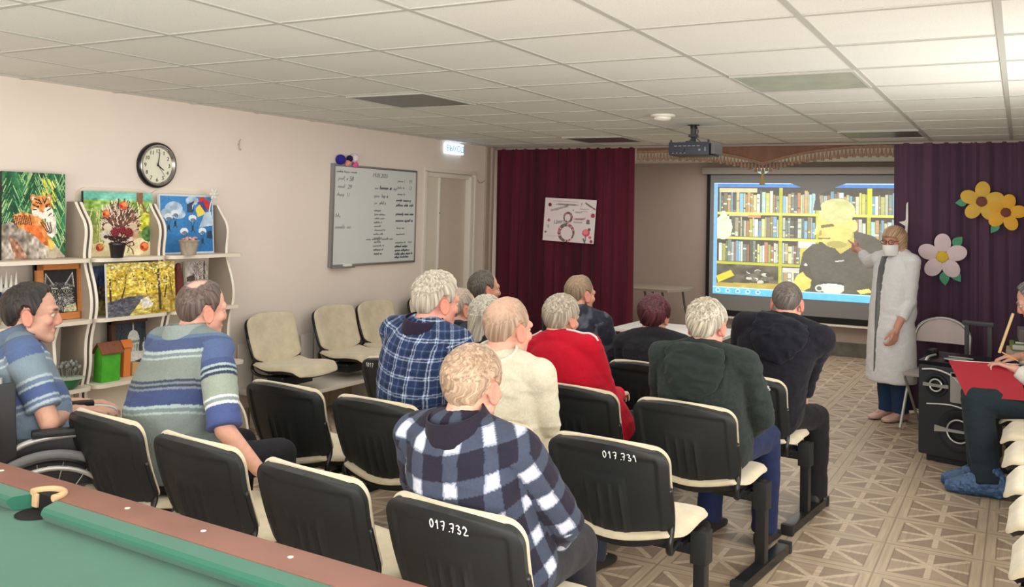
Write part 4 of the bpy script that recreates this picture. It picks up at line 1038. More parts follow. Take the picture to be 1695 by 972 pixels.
mb.tube([(.061 * math.cos(a), .063 * math.sin(a), .093) for a in np.linspace(0, 2 * PI, 30)[:-1]], .005, 8, closed=True); mb.build('basket', mat('woven willow', (158, 144, 128), rough=.8, var=.25, vscale=60., stretch=(1, 1, .3)), t)
mb = MB()
for k in range(14): a = k * 2.4; q = .012 * math.sqrt(k); mb.ell((q * math.cos(a), q * math.sin(a), .094 + .008 * (k % 3)), (.014, .014, .010))
o = mb.build('flowers', mat('pink flowers', (196, 150, 148), rough=.7, var=.4, vscale=70.), t); o['kind'] = 'stuff'
# glass flower ornament at the corner of the parachute picture
M_glassy = mat('pearl white ornament', (214, 214, 204), rough=.2, spec=.6)
t = empty('glass_flower', (-4.90, 4.46, 1.60), 0, 'pale glass flower ornament at the top corner of the parachute picture', 'ornament')
mb = MB()
for k in range(6): a = k * PI / 3; mb.ell((.01, .024 * math.cos(a), .10 + .024 * math.sin(a)), (.006, .018, .012), np.array([[1, 0, 0], [0, math.cos(a), math.sin(a)], [0, -math.sin(a), math.cos(a)]]))
mb.ell((.014, 0, .10), (.01, .012, .012)); mb.build('bloom', M_glassy, t)
mb = MB(); mb.tube(smooth_line([(0, 0, .08), (.0, -.02, .03), (-.0, -.03, -.03)]), .004, 8); mb.build('stem', M_glassy, t)
# brown bottle-shaped ornament
t = empty('bottle_ornament', (-4.80, 4.10, .946), 0, 'tall dark red-brown bottle-shaped ornament beside the autumn picture', 'ornament')
mb = MB(); mb.lathe([(.038, 0), (.043, .01), (.042, .14), (.038, .19), (.026, .235), (.018, .27), (.016, .292), (.006, .298)], 24); mb.build('bottle', mat('brown knit', (96, 42, 34), rough=.75, bump=.5, bscale=110., var=.2, vscale=60.), t)
mb = MB(); mb.lathe([(.0195, .255), (.022, .262), (.0195, .27)], 20); mb.build('neck_ring', M_ribbon, t)
# green toy house
t = empty('toy_house', (-4.78, 3.605, .561), 0, 'small green toy house with a brown gable roof on the lower shelf', 'toy house')
M_green = mat('bright green card', (74, 168, 44), rough=.6, var=.12, vscale=30.); M_roof = mat('brown card roof', (124, 76, 52), rough=.7, var=.15, vscale=40.); M_or = mat('orange card', (226, 132, 62), rough=.6)
mb = MB(); mb.box((-.015, 0, .082), (.075, .125, .164), .003); mb.prism([(-.0525, .164), (.0225, .164), (-.015, .222)], (0, .0625, 0), (1, 0, 0), (0, 0, 1), (0, -.125, 0)); mb.build('walls', M_green, t)
mb = MB()
for k in (-1, 1):
    mb.slab(lambda u, v, k=k: (-.015 + k * (.002 + .048 * v), -.075 + .15 * u, .232 - .062 * v), lambda u, v, k=k: (-.015 + k * (.001 + .047 * v), -.075 + .15 * u, .225 - .062 * v), 2, 2)
mb.build('roof', M_roof, t, smooth=False)
mb = MB(); mb.box((-.015, .064, .11), (.022, .004, .045)); mb.build('window', mat('dark opening', (38, 44, 34), rough=.8), t); mb = MB(); mb.prism([(-.050, .164), (.020, .164), (-.015, .215)], (0, .0628, 0), (1, 0, 0), (0, 0, 1), (0, .003, 0)); mb.build('gable', M_or, t, smooth=False)
# wooden doll-house piece behind, bowl of plants, small plant, games
t = empty('wooden_toy', (-4.84, 3.76, .561), 0, 'orange and tan wooden toy behind the green toy house', 'toy')
mb = MB(); mb.box((0, 0, .09), (.05, .05, .18), .006); mb.prism([(-.035, .18), (.035, .18), (0, .225)], (0, .035, 0), (1, 0, 0), (0, 0, 1), (0, -.07, 0)); mb.build('tower', M_or, t); mb = MB(); mb.box((.0, .06, .04), (.06, .05, .08), .006); mb.build('block', mat('tan wood', (196, 156, 104), rough=.6), t)
t = empty('plant_bowl', (-4.76, 3.33, .561), 0, 'green bowl of small dried plants on the low shelf beside the wheelchair man', 'plant bowl')
mb = MB(); mb.lathe([(.03, 0), (.05, .012), (.072, .055), (.075, .06), (.068, .058), (.045, .02)], 24); mb.build('bowl', mat('green glaze', (40, 112, 66), rough=.3), t); mb = MB(); mb.lathe([(.074, .058), (.088, .062), (.074, .064), (.04, .07)], 24); mb.build('rim', mat('celadon rim', (176, 190, 168), rough=.4), t)
mb = MB(); r = np.random.RandomState(8)
for k in range(22): a = r.uniform(0, 6.3); q = r.uniform(.0, .045); mb.tube([(q * math.cos(a), q * math.sin(a), .06), (1.5 * q * math.cos(a), 1.5 * q * math.sin(a), .10 + .05 * r.rand())], .002, 5); mb.ell((1.5 * q * math.cos(a), 1.5 * q * math.sin(a), .11 + .05 * r.rand()), (.010, .010, .013))
o = mb.build('plants', mat('grey dried plants', (120, 124, 116), rough=.8, var=.5, vscale=80.), t); o['kind'] = 'stuff'
t = empty('small_plant', (-4.86, 3.50, .561), 0, 'small dark green plant between the bowl and the toy house', 'plant')
mb = MB(); mb.lathe([(.018, 0), (.024, .05), (.020, .05)], 14); mb.build('pot', M_pot, t); mb = MB()
for k in range(12): a = k * 2.1; mb.tube(smooth_line([(0, 0, .05), (.014 * math.cos(a), .014 * math.sin(a), .12), (.034 * math.cos(a), .034 * math.sin(a), .15 + .02 * (k % 3))]), [.003] * 8 + [.001], 6) if False else mb.ell((.025 * math.cos(a), .025 * math.sin(a), .09 + .008 * k), (.022, .009, .005), np.array(Matrix.Rotation(-a, 3, 'Z')))
mb.tube([(0, 0, .05), (0, 0, .18)], .003, 6); mb.build('foliage', mat('dark green leaves', (38, 66, 44), rough=.5, var=.3, vscale=50.), t)
for k, (dy, z0, hgt, c, lb) in enumerate(((0, .561, .042, (206, 178, 52), 'yellow flat game box on the lower shelf near the whiteboard'), (-.012, .604, .048, (98, 62, 44), 'brown game box lying on top of the yellow one'))):
    t = empty('game_box', (-4.82, 4.43 + dy, z0), 0, lb, 'box', 'game boxes on the low shelf')
    mb = MB(); mb.box((0, 0, hgt / 2 - .004), (.12, .15, hgt - .01), .004); mb.build('box_base', mat('card %d' % k, c, rough=.6), t); mb = MB(); mb.box((0, 0, hgt * .62), (.124, .154, hgt * .7), .004); mb.build('lid', mat('card lid %d' % k, tuple(min(255, x + 14) for x in c), rough=.5), t)
t = empty('glass_ornament', (-4.88, 3.03, .946), 0, 'pale glass ornament with small peaks left of the cat drawing', 'ornament')
mb = MB(); mb.lathe([(.03, 0), (.03, .012), (.01, .02), (.008, .12), (.02, .15), (.035, .18), (.03, .2)], 18); mb.build('stem', M_glassy, t); mb = MB()
for k in range(4): mb.lathe([(.012, .18), (.008, .23), (.001, .27 + .02 * (k % 2))], 10, (0, -.04 + .028 * k, 0))
mb.build('peaks', M_glassy, t)

# ------------------------------------------------------------------ clock, hook, whiteboard, exit sign, cable
M_chrome = mat('brushed steel', (170, 165, 158), rough=.25, metal=.9); M_face = mat('clock face', (226, 224, 204), rough=.5); M_ink = mat('black ink', (24, 24, 26), rough=.6); M_glass = None
cy, cz = 4.067, 1.878; axc = np.array([[0, 1, 0], [0, 0, 1], [1, 0, 0.]])
t = empty('wall_clock', (XL, cy, cz - .15), 0, 'round wall clock with silver and black rim and pale face', 'clock'); C0 = np.array([0, 0, .15])
mb = MB(); mb.lathe([(.148, .0), (.151, .014), (.148, .026), (.142, .032), (.138, .030)], 56, C0, axc, False); mb.build('outer_rim', M_blackg, t)
mb = MB(); mb.lathe([(.139, .029), (.134, .036), (.127, .036), (.121, .028), (.116, .020)], 56, C0, axc, False); mb.build('inner_rim', M_chrome, t)
mb = MB(); mb.lathe([(.0, .018), (.119, .018), (.119, .014), (0, .012)], 48, C0, axc); mb.build('face', M_face, t)
for h in range(1, 13):
    a = h * PI / 6; p = (.0195, .094 * math.sin(a), .15 + .094 * math.cos(a)); s = .036
    text_mesh('numeral', str(h), s, frame_matrix((p[0], p[1], p[2] - s * .36), (0, 1, 0), (0, 0, 1), (1, 0, 0)), M_ink, t, align='CENTER')
def hand(ang, L, w, x, m, back=.0):
    d = np.array([0, math.sin(ang), math.cos(ang)]); l = np.array([0, math.cos(ang), -math.sin(ang)]); mb = MB()
    mb.prism([(-w, -back), (w, -back), (w * .5, L), (-w * .5, L)], C0 + np.array([x, 0, 0]), l, d, (.0015, 0, 0)); return mb.build('clock_hand', m, t, smooth=False)
hand(math.radians(122), .058, .0045, .022, M_ink); hand(math.radians(8), .085, .0035, .024, M_ink); hand(math.radians(142), .095, .0012, .026, M_ink, .02)
mb = MB(); mb.cap(C0 + (.02, 0, 0), C0 + (.028, 0, 0), .005); mb.build('pivot', M_ink, t)
mb = MB(); a = np.linspace(math.radians(95), math.radians(290), 14); mb.tube([(XL + .012, 4.79 + .016 * math.cos(q), 2.07 + .038 * math.sin(q)) for q in a], .0035, 8); mb.cap((XL, 4.775, 2.07), (XL + .012, 4.775, 2.07), .004); o = mb.build('wall_hook', mat('painted hook', (176, 166, 152), rough=.5)); recentre(o); tag(o, 'small crescent-shaped hook on the wall right of the clock', 'hook')

t = empty('whiteboard', (XL, 6.385, 1.14), 0, 'large whiteboard with handwritten lists, hanging on the left wall', 'whiteboard')
y0, y1, z0, z1 = 5.80, 6.975, 1.145, 1.985
mb = MB(); mb.box((XL + .012, (y0 + y1) / 2, (z0 + z1) / 2), (.016, y1 - y0 - .02, z1 - z0 - .02)); mb.build('writing_surface', mat('whiteboard enamel', (208, 214, 210), rough=.22, spec=.5), t, world=True, smooth=False)
M_alu = mat('aluminium frame', (150, 150, 148), rough=.35, metal=.6)
mb = MB(); mb.box((XL + .016, y0, (z0 + z1) / 2), (.032, .028, z1 - z0 + .02), .004); mb.box((XL + .012, y1, (z0 + z1) / 2), (.024, .014, z1 - z0 + .01), .003); mb.box((XL + .012, (y0 + y1) / 2, z1), (.024, y1 - y0, .016), .003); mb.box((XL + .014, (y0 + y1) / 2, z0), (.028, y1 - y0, .018), .003); mb.build('frame', M_alu, t, world=True)
mb = MB(); mb.box((XL + .035, y0 + .14, z0 - .012), (.05, .26, .012), .003); mb.build('pen_tray', M_alu, t, world=True)
o = MB().box((XL + .04, 5.99, z0 + .005), (.03, .09, .022), .004).build('board_eraser', M_plastic); recentre(o); tag(o, 'small white eraser on the tray under the whiteboard', 'eraser')
M_mark = mat('grey marker ink', (124, 132, 134), rough=.6); M_mark2 = mat('dark marker ink', (86, 94, 100), rough=.6)
def note(body, y, z, size, m=M_mark, shear=.25, line=1.0, tilt=0.):
    M = frame_matrix((XL + .0205 - L0[0], y - L0[1], z - L0[2]), (0, 1, tilt), (0, -tilt, 1), (1, 0, 0)); return text_mesh('handwriting', body, size, M, m, t, .0004, line=line, shear=shear)
L0 = np.array(t.location)
def scribble(y, z, ln, h, m=M_mark, seed=0, wd=.0012):
    """a line of cursive pen strokes, as unreadable as in the photograph"""
    r = np.random.RandomState(seed); mb = MB(); x = 0.
    while x < ln:
        wl = r.uniform(.05, .13); wl = min(wl, ln - x); pts = []; n = max(3, int(wl / (h * .42)))
        for k in range(n * 2 + 1):
            up = k % 2; q = h * (.55 + .5 * (r.rand() < .16)) if up else -h * .35 * (r.rand() < .08)
            pts.append((XL + .0215 - L0[0], y + x + wl * k / (2 * n) + h * .18 * up - L0[1], z + q + r.uniform(-.06, .06) * h - L0[2]))
        mb.tube(smooth_line(pts, 3), wd, 5); x += wl + h * .7
    return mb.build('handwriting', m, t)
scribble(5.84, 1.925, .26, .018, seed=1); scribble(5.86, 1.862, .12, .034, seed=2); note('58', 6.005, 1.858, .055, M_mark2); scribble(5.86, 1.795, .09, .032, seed=3); note('29', 5.985, 1.79, .052, M_mark2); scribble(5.85, 1.728, .09, .030, seed=4); note('11', 5.97, 1.724, .046)
note('19.03.2025', 6.31, 1.905, .050, M_mark2)
scribble(6.35, 1.80, .05, .024, seed=5); scribble(6.42, 1.80, .17, .034, M_mark2, 6, .0026); scribble(6.62, 1.80, .05, .022, seed=7); scribble(6.34, 1.728, .08, .03, seed=8); scribble(6.45, 1.728, .09, .03, M_mark2, 9); scribble(6.35, 1.668, .04, .026, seed=10); scribble(6.42, 1.668, .09, .026, M_mark2, 11)
for k in range(12): scribble(6.35 + .006 * (k % 3), 1.605 - .0345 * k, .095 + .02 * ((k * 7) % 4), .017, M_mark2 if k > 9 else M_mark, 20 + k)
scribble(6.68, 1.875, .10, .024, seed=40); note('19', 6.845, 1.868, .05, M_mark2); scribble(6.68, 1.815, .10, .024, seed=41); note('13', 6.845, 1.808, .05); scribble(6.68, 1.758, .12, .02, seed=42)
for k, (z, ln) in enumerate(((1.70, .22), (1.655, .26), (1.575, .27), (1.515, .26))): scribble(6.665, z, ln, .024, M_mark2, 50 + k, .002)
for k, (z, ln) in enumerate(((1.45, .12), (1.395, .13))): scribble(6.68, z, ln, .016, M_mark, 60 + k)
scribble(6.665, 1.318, .16, .016, seed=70); scribble(6.86, 1.318, .06, .03, seed=71)
for k, (z, ln) in enumerate(((1.282, .19), (1.247, .22), (1.215, .27), (1.185, .21))): scribble(6.665, z - .0, ln, .020, M_mark2, 80 + k, .002)
scribble(6.25, 1.352, .38, .022, seed=90); scribble(5.84, 1.55, .06, .03, seed=91); scribble(5.84, 1.455, .20, .034, seed=92)
# pom-pom flowers on the corner of the whiteboard
def pom(y, z, r, c, lb, k):
    t = empty('paper_flower', (XL + .03, y, z - r), 0, lb, 'paper flower', 'paper flowers on the whiteboard'); rr = np.random.RandomState(k); mb = MB(); m = mat('crepe paper %d' % k, c, rough=.8, var=.3, vscale=60.)
    for j in range(46):
        d = unit(rr.normal(size=3) + (.4, 0, 0)); a, b = perp(d); mb.ell(np.array([.0, 0, r]) + d * r * .62, (r * .30, r * .30, r * .12), np.array([a, b, d]), 10, 6)
    mb.build('petals', m, t); mb = MB(); mb.ell((0, 0, r), (r * .7,) * 3); mb.build('core', m, t)
pom(5.875, 2.03, .058, (36, 32, 140), 'dark blue paper flower on the top left corner of the whiteboard', 1); pom(5.99, 2.045, .038, (28, 26, 60), 'navy paper flower behind the pink one on the whiteboard corner', 2); pom(5.965, 2.005, .036, (232, 150, 150), 'peach-pink paper flower beside the blue one on the whiteboard corner', 3); pom(6.05, 2.055, .050, (236, 214, 226), 'white paper flower on the whiteboard corner, highest of the four', 4); pom(6.065, 1.998, .036, (222, 90, 160), 'magenta paper flower lowest on the whiteboard corner, right end', 5)
# exit sign
t = empty('exit_sign', (XL, 7.60, 2.195), 0, 'glowing white and blue exit sign high on the left wall above the doorway', 'exit sign')
mb = MB(); mb.box((.02, 0, .05), (.035, .31, .105), .006); mb.build('light_box', mat('exit box glow', (228, 240, 250), rough=.4, emit=(214, 234, 255), estr=1.5), t)
text_mesh('lettering', 'ВЫХОД', .085, frame_matrix((.039, 0, .022), (0, 1, 0), (0, 0, 1), (1, 0, 0)), mat('exit letters', (60, 120, 190), rough=.5, emit=(90, 150, 220), estr=.8), t, align='CENTER')
mb = MB(); mb.tube(smooth_line([(XL + .008, 8.05, 1.99), (XL + .008, 8.12, 1.93), (XL + .008, 8.22, 1.95), (XL + .008, 8.27, 2.02), (XL + .008, 8.28, 2.12), (XL + .008, 8.33, 2.24)], 6), .0045, 8); o = mb.build('wall_cable', mat('painted cable', (186, 170, 156), rough=.6)); recentre(o); tag(o, 'thin cable looping along the wall right of the doorway', 'cable')
# ------------------------------------------------------------------ linked chairs on beams
M_shell = mat('black ribbed plastic', (36, 39, 40), rough=.50, spec=.35, bump=.12, bscale=260., bdist=.001); M_vel = mat('beige velour', (206, 194, 166), rough=.85, sheen=.3, var=.10, vscale=14., bump=.15, bscale=120., bdist=.002)
M_tube = mat('black enamel steel', (26, 28, 29), rough=.35, spec=.5); M_digit = mat('white marker paint', (232, 236, 232), rough=.7)
def _wid(t, W, rt, rb, kt=.20, kb=.14):
    if t > 1 - kt: q = (t - (1 - kt)) / kt; return W - rt * (1 - math.sqrt(max(0, 1 - q * q)))
    if t < kb: q = (kb - t) / kb; return W - rb * (1 - math.sqrt(max(0, 1 - q * q)))
    return W
def _tt(v): return .5 - .5 * math.cos(PI * v)
def back_pt(s, t, W, off):
    w = _wid(t, W + .012 * t, .065, .06); z0 = .478 - .052 * (1 - s * s); z1 = .785 + .014 * (1 - s * s); z = z0 + (z1 - z0) * t
    y = -.158 - .105 * (z - .46) / .33 + .050 * s * s - .012 * math.sin(PI * t)
    n = unit((-.30 * s, 1.0, .32)); p = np.array([s * w, y, z]); return p + n * off
def chair_meshes():
    W = .233
    def outer(u, v):
        s, t = 2 * u - 1, _tt(v); r = .009 * max(sstep(.80, .86, abs(s)), sstep(.86, .91, t)) - .006 * sstep(.03, .0, t)
        if t < .60:
            for si in (-.30, -.10, .08, .26): r += .007 * math.exp(-((s - si) / .03) ** 2) * float(sstep(.60, .52, t) * sstep(.05, .12, t))
        r += .003 * float(sstep(.36, .33, abs(s)) * sstep(.66, .62, t))
        return back_pt(s, t, W, -.013 - float(r))
    mb = MB(); mb.slab(lambda u, v: outer(1 - u, v), lambda u, v: back_pt(1 - 2 * u, _tt(v), W, .004), 84, 48); shell = mb.mesh('backrest_shell')
    def puff(u, v): s, t = 2 * u - 1, _tt(v); return .006 + .032 * (1 - abs(s) ** 5) ** .5 * (1 - abs(2 * t - 1) ** 5) ** .5
    mb = MB(); mb.slab(lambda u, v: back_pt(2 * u - 1, _tt(v), W + .006, .004 + puff(u, v)) + np.array([0, 0, .005]), lambda u, v: back_pt(2 * u - 1, _tt(v), W + .006, .004) + np.array([0, 0, .005]), 30, 26); cush = mb.mesh('back_cushion')
    def seat_pt(s, t, W, dz):
        w = _wid(t, W, .075, .05, .22, .12); y = -.175 + .455 * t - .010 * (1 - s * s) * (1 - t)
        z = .418 + .020 * s * s * (1 - .4 * t) + .028 * float(sstep(.5, 0, t)) ** 2 * (.3 + .7 * s * s) + .016 * float(sstep(.35, .75, t)) - .035 * float(sstep(.82, 1.0, t)) ** 2
        return np.array([s * w, y, z + dz])
    def sp(u, v): s, t = 2 * u - 1, _tt(v); return .004 + .034 * (1 - abs(s) ** 6) ** .5 * (1 - abs(2 * t - 1) ** 6) ** .5
    mb = MB(); mb.slab(lambda u, v: seat_pt(2 * u - 1, _tt(v), .238, sp(u, v)), lambda u, v: seat_pt(2 * u - 1, _tt(v), .238, -.004), 30, 28); seat = mb.mesh('seat_cushion')
    mb = MB(); mb.slab(lambda u, v: seat_pt(2 * u - 1, .03 + .94 * _tt(v), .228, -.003), lambda u, v: seat_pt(2 * u - 1, .06 + .88 * _tt(v), .195, -.034), 24, 24); pan = mb.mesh('seat_pan')
    for me, m in ((shell, M_shell), (cush, M_vel), (seat, M_vel), (pan, M_shell)):
        me.materials.append(m); me.polygons.foreach_set('use_smooth', [True] * len(me.polygons)); me.set_sharp_from_angle(angle=.9)
    tubes = []
    for k in (-1, 1):
        mb = MB(); P = [back_pt(k * .985, .55, W, -.008), back_pt(k * .99, .30, W, -.006), back_pt(k * .985, .08, W, -.006), np.array([k * .228, -.150, .445]), np.array([k * .222, -.142, .412]), np.array([k * .210, -.105, .388]), np.array([k * .19, -.03, .380]), np.array([k * .17, .10, .380])]
        mb.tube(smooth_line(P, 5), .0135, 10, flat=.75); me = mb.mesh('side_tube'); me.materials.append(M_tube); me.polygons.foreach_set('use_smooth', [True] * len(me.polygons)); tubes.append(me)
    return shell, cush, seat, pan, tubes
CH = chair_meshes()
def make_chair(loc, rz, label, group, number=None):
    t = empty('linked_chair', loc, rz, label, 'chair', group)
    sh = link('backrest_shell', CH[0], None, t); link('back_cushion', CH[1], None, sh) ; st = link('seat_pan', CH[3], None, t); link('seat_cushion', CH[2], None, st)
    for m in CH[4]: link('side_tube', m, None, t)
    if number:
        mb = MB(); x = number[1]; hgt = .0215
        for ch in number[0]:
            for stroke in DIG[ch]:
                pts = []
                for px, py in smooth_line(stroke, 4):
                    X = x + px * hgt * .72; Z = py * hgt; s = -X / .233
                    pts.append(back_pt(X / .24 * 1.0, .900 + (Z - .011) / .33, .233, -.0232))
                mb.tube(pts, .0018, 6)
            x += hgt * (.5 if ch == '.' else .95)
        mb.build('inventory_number', M_digit, sh)
    return t
ROWS = {'A': ((-1.385, 2.40), -6.0, .585), 'B': ((-1.33, 3.34), -3.5, .565), 'C': ((-1.295, 4.13), -6.0, .578), 'D': ((-1.275, 4.99), -6.0, .56)}
def seat_at(row, i, fwd=0., side=0.):
    (ox, oy), a, p = ROWS[row]; a = math.radians(a); u = np.array([math.cos(a), math.sin(a)]); f = np.array([-math.sin(a), math.cos(a)])
    return np.array([ox, oy]) - u * p * i + f * fwd + u * side
def bench(row, n, label, foot_y=.12):
    a = math.radians(ROWS[row][1]); o = seat_at(row, 0); p = ROWS[row][2]
    t = empty('bench_frame', (o[0], o[1], 0), a, label, 'bench frame', 'beam frames under the chair rows')
    xl = -(n - 1) * p - .27; xr = .245
    mb = MB(); mb.box(((xl + xr) / 2, foot_y, .345), (xr - xl, .05, .045), .004); mb.build('beam', M_tube, t)
    for x in (xl, xr):
        mb = MB(); mb.box((x, foot_y, .22), (.046, .05, .40), .004); mb.build('post', M_tube, t)
        mb = MB(); mb.box((x, foot_y, .355), (.066, .072, .125), .006); mb.build('cap_sleeve', M_shell, t)
        mb = MB(); mb.box((x, foot_y + .02, .028), (.058, .60, .045), .004); f = mb.build('foot', M_tube, t)
        for yy in (.325, -.285):
            mb = MB(); mb.box((x, foot_y + yy, .028), (.064, .035, .054), .008); mb.build('end_cap', M_shell, f)
    for i in range(n):
        mb = MB(); mb.box((-i * p, foot_y - .02, .372), (.40, .12, .022), .004); mb.build('bracket', M_tube, t)
    return t
bench('A', 4, 'black steel beam frame under the chair row nearest the billiard table', .33)
bench('B', 4, 'black steel beam frame under the second chair row, the one marked 017.731')
bench('C', 4, 'black steel beam frame under the third chair row, T-foot right of the dark green hoodie')
bench('D', 4, 'black steel beam frame under the front chair row with chair 738')
LAB = {
    'A0': ('black-backed beige chair marked 017.732 under the man in the checked shirt', ('017.732', -.03)), 'A1': ('empty black-backed chair just left of the chair marked 017.732', None),
    'A2': ('empty black-backed chair in the nearest row, in front of the striped-shirt man\'s reaching arm', None), 'A3': ('black-backed chair holding the man in the green-grey striped shirt, beside the wheelchair', None),
    'B0': ('empty black-backed beige chair marked 017.731', ('017.731', .015)), 'B1': ('black-backed chair under the man in the cream shirt', None), 'B2': ('black-backed chair under the man in the blue tartan shirt', None), 'B3': ('empty black-backed chair at the left end of the second row, before the white bench', None),
    'C0': ('black-backed chair under the grey-haired man in the dark green hoodie', None), 'C1': ('black-backed chair under the man in the red sweatshirt', None), 'C2': ('black-backed chair under the woman with the grey bob', None), 'C3': ('black-backed chair seen as a dark edge left of the blue tartan shirt', ('1017', -.19)),
    'D0': ('black-backed chair marked 738 under the man in the black hooded jacket', ('017.738', .045)), 'D1': ('black-backed chair under the woman with short dark red hair', None), 'D2': ('black-backed chair under the man in the patterned grey shirt', None), 'D3': ('black-backed chair at the left end of the front row under the dark-haired man', None)}
for k, (lb, num) in LAB.items():
    p = seat_at(k[0], int(k[1])); make_chair((p[0], p[1], 0), math.radians(ROWS[k[0]][1]), lb, 'black-backed linked chairs in rows', num)
# chairs along the left wall, standing on a low white bench
M_bench = mat('white bench board', (222, 214, 202), rough=.5, var=.03)
t = empty('low_bench', (-4.74, 6.1, 0), 0, 'low white board bench along the left wall carrying four beige chairs', 'bench')
mb = MB(); mb.box((0.0, 0, .285), (.50, 2.62, .03), .004); mb.build('board', M_bench, t)
for y in (-1.15, 0, 1.15):
    mb = MB(); mb.box((-.02, y, .135), (.40, .03, .27), .003); mb.build('support', M_bench, t)
mb = MB()
for k in range(16): mb.box((-.235, -1.22 + k * .163, .46), (.014, .135, .32), .003)
mb.build('back_slats', M_bench, t)
for y, lb in ((5.02, 'beige wall-side chair nearest the shelf unit'), (5.72, 'beige wall-side chair, second from the shelf unit'), (6.25, 'beige wall-side chair, third from the shelf unit, under the whiteboard'), (6.98, 'beige wall-side chair farthest from the shelf, half behind the tartan man\'s white hair')):
    t = make_chair((-4.66, y, .035), math.radians(-90), lb, 'beige chairs along the left wall')
    mb = MB(); mb.box((0, .0, .345), (.30, .16, .065), .005); mb.build('mount', M_shell, t)
# chairs along the right wall facing left
RW = [(6.44, 'beige chair at the far end of the right-hand row, under the writing man'), (5.88, 'beige chair seat just in front of the writing man in the right-hand row'), (5.33, 'beige chair seat, second nearer than the writing man, right edge of the photo'), (4.78, 'beige chair seat in the right-hand row level with the third chair row'), (4.26, 'beige chair seat in the right-hand row, second from the bottom right corner'), (3.74, 'beige chair seat nearest the camera in the right-hand row')]
for y, lb in RW: make_chair((.185 + (5.9 - y) * .030, y, 0), math.radians(90 - 1.7), lb, 'beige chairs along the right wall')
t = empty('bench_frame', (.19, 5.1, 0), math.radians(90 - 1.7), 'black steel beam frame under the chairs along the right wall', 'bench frame', 'beam frames under the chair rows')
mb = MB(); mb.box((0, .12, .345), (3.3, .05, .045), .004); mb.build('beam', M_tube, t)
for x in (-1.64, 1.64):
    mb = MB(); mb.box((x, .12, .22), (.046, .05, .40), .004); mb.build('post', M_tube, t); mb = MB(); mb.box((x, .12, .028), (.058, .56, .045), .004); mb.build('foot', M_tube, t)

# ------------------------------------------------------------------ billiard table
M_felt = mat('green baize', (50, 108, 88), rough=.95, spec=.1, var=.06, vscale=5., bump=.2, bscale=300., bdist=.001, sheen=.2); M_rail = mat('worn brown rail', (128, 82, 66), rough=.42, spec=.5, var=.13, vscale=7., bump=.15, bscale=25., bdist=.002); M_dot = mat('ivory dot', (240, 232, 214), rough=.4); M_leather = mat('tan pocket leather', (196, 166, 126), rough=.6, bump=.4, bscale=50., var=.2)
BA = math.radians(-2.6); t = empty('billiard_table', (-2.42, 1.00, 0), BA, 'green baize billiard table with brown wooden rail and corner of the cushions, lower left', 'billiard table')
HX, HY = 1.36, .735            # half size outside
mb = MB(); mb.box((0, 0, .735), (2 * HX - .2, 2 * HY - .2, .04)); mb.build('bed', M_felt, t, smooth=False)
rails = []
RT = .80; RWd = .115
for (x, y, sx, sy) in ((0, HY - RWd / 2, 2 * HX, RWd), (0, -HY + RWd / 2, 2 * HX, RWd), (HX - RWd / 2, 0, RWd, 2 * HY - 2 * RWd), (-HX + RWd / 2, 0, RWd, 2 * HY - 2 * RWd)):
    mb = MB(); mb.box((x, y, RT - .04), (sx, sy, .08), .010); mb.build('rail', M_rail, t)
def cushion(x0, x1, y, sgn):
    """cloth-covered cushion with angled ends beside a pocket; y = rail side, pointing inwards by sgn"""
    mb = MB(); prof = [(0, .757), (0, .797), (.050, .795), (.060, .788), (.062, .780), (.045, .757)]
    vs = []; n = len(prof)
    for (xx, e) in ((x0, 1), (x1, -1)):
        for (d, z) in prof: vs.append((xx + e * d * .45, y + sgn * d, z))
    fs = [tuple(range(n)), tuple(range(2 * n - 1, n - 1, -1))] + [(k, n + k, n + (k + 1) % n, (k + 1) % n) for k in range(n)]
    mb.add(vs, fs); return mb.build('cushion', M_felt, t, smooth=False)
iy = HY - RWd
cushion(.055, HX - RWd - .06, iy, -1); cushion(-HX + RWd + .06, -.055, iy, -1); cushion(.055, HX - RWd - .06, -iy, 1); cushion(-HX + RWd + .06, -.055, -iy, 1)
for sx in (1, -1):
    mb = MB(); x = sx * (HX - RWd); prof = [(0, .757), (0, .797), (.050, .795), (.060, .788), (.062, .780), (.045, .757)]; n = 6; vs = [(x - sx * d, yy + e * d * .45, z) for (yy, e) in ((-iy + .06, 1), (iy - .06, -1)) for (d, z) in prof]
    mb.add(vs, [tuple(range(n)), tuple(range(2 * n - 1, n - 1, -1))] + [(k, n + k, n + (k + 1) % n, (k + 1) % n) for k in range(n)]); mb.build('cushion', M_felt, t, smooth=False)
for (px, py) in ((0, iy + .006), (0, -iy - .006), (HX - .1, iy), (-HX + .1, iy), (HX - .1, -iy), (-HX + .1, -iy)):
    sg = 1 if py > 0 else -1; yc = sg * iy
    mb = MB(); mb.lathe([(.001, .7580), (.056, .7582), (.056, .7570)], 28, (px, yc - sg * .022, 0)); hole = [(px + .046 * math.cos(q), yc + sg * .046 * math.sin(q)) for q in np.linspace(0, PI, 18)]
    mb.prism([(x, y) for x, y in hole], (0, 0, RT + .0006), (1, 0, 0), (0, 1, 0), (0, 0, .0006)); mb.add([(px - .046, yc - sg * .0008, .757), (px + .046, yc - sg * .0008, .757), (px + .046, yc - sg * .0008, RT + .001), (px - .046, yc - sg * .0008, RT + .001)], [(0, 1, 2, 3)]); mb.build('pocket', mat('pocket hole', (14, 13, 13), rough=.9), t, smooth=False)
    mb = MB(); mb.tube([(px + .050 * math.cos(q), yc + sg * .050 * math.sin(q) - sg * .004, RT + .004) for q in np.linspace(-.1, PI + .1, 18)], .010, 10); mb.box((px - .040, yc - sg * .004, RT - .018), (.026, .008, .038), .003); mb.build('pocket_leather', M_leather, t)
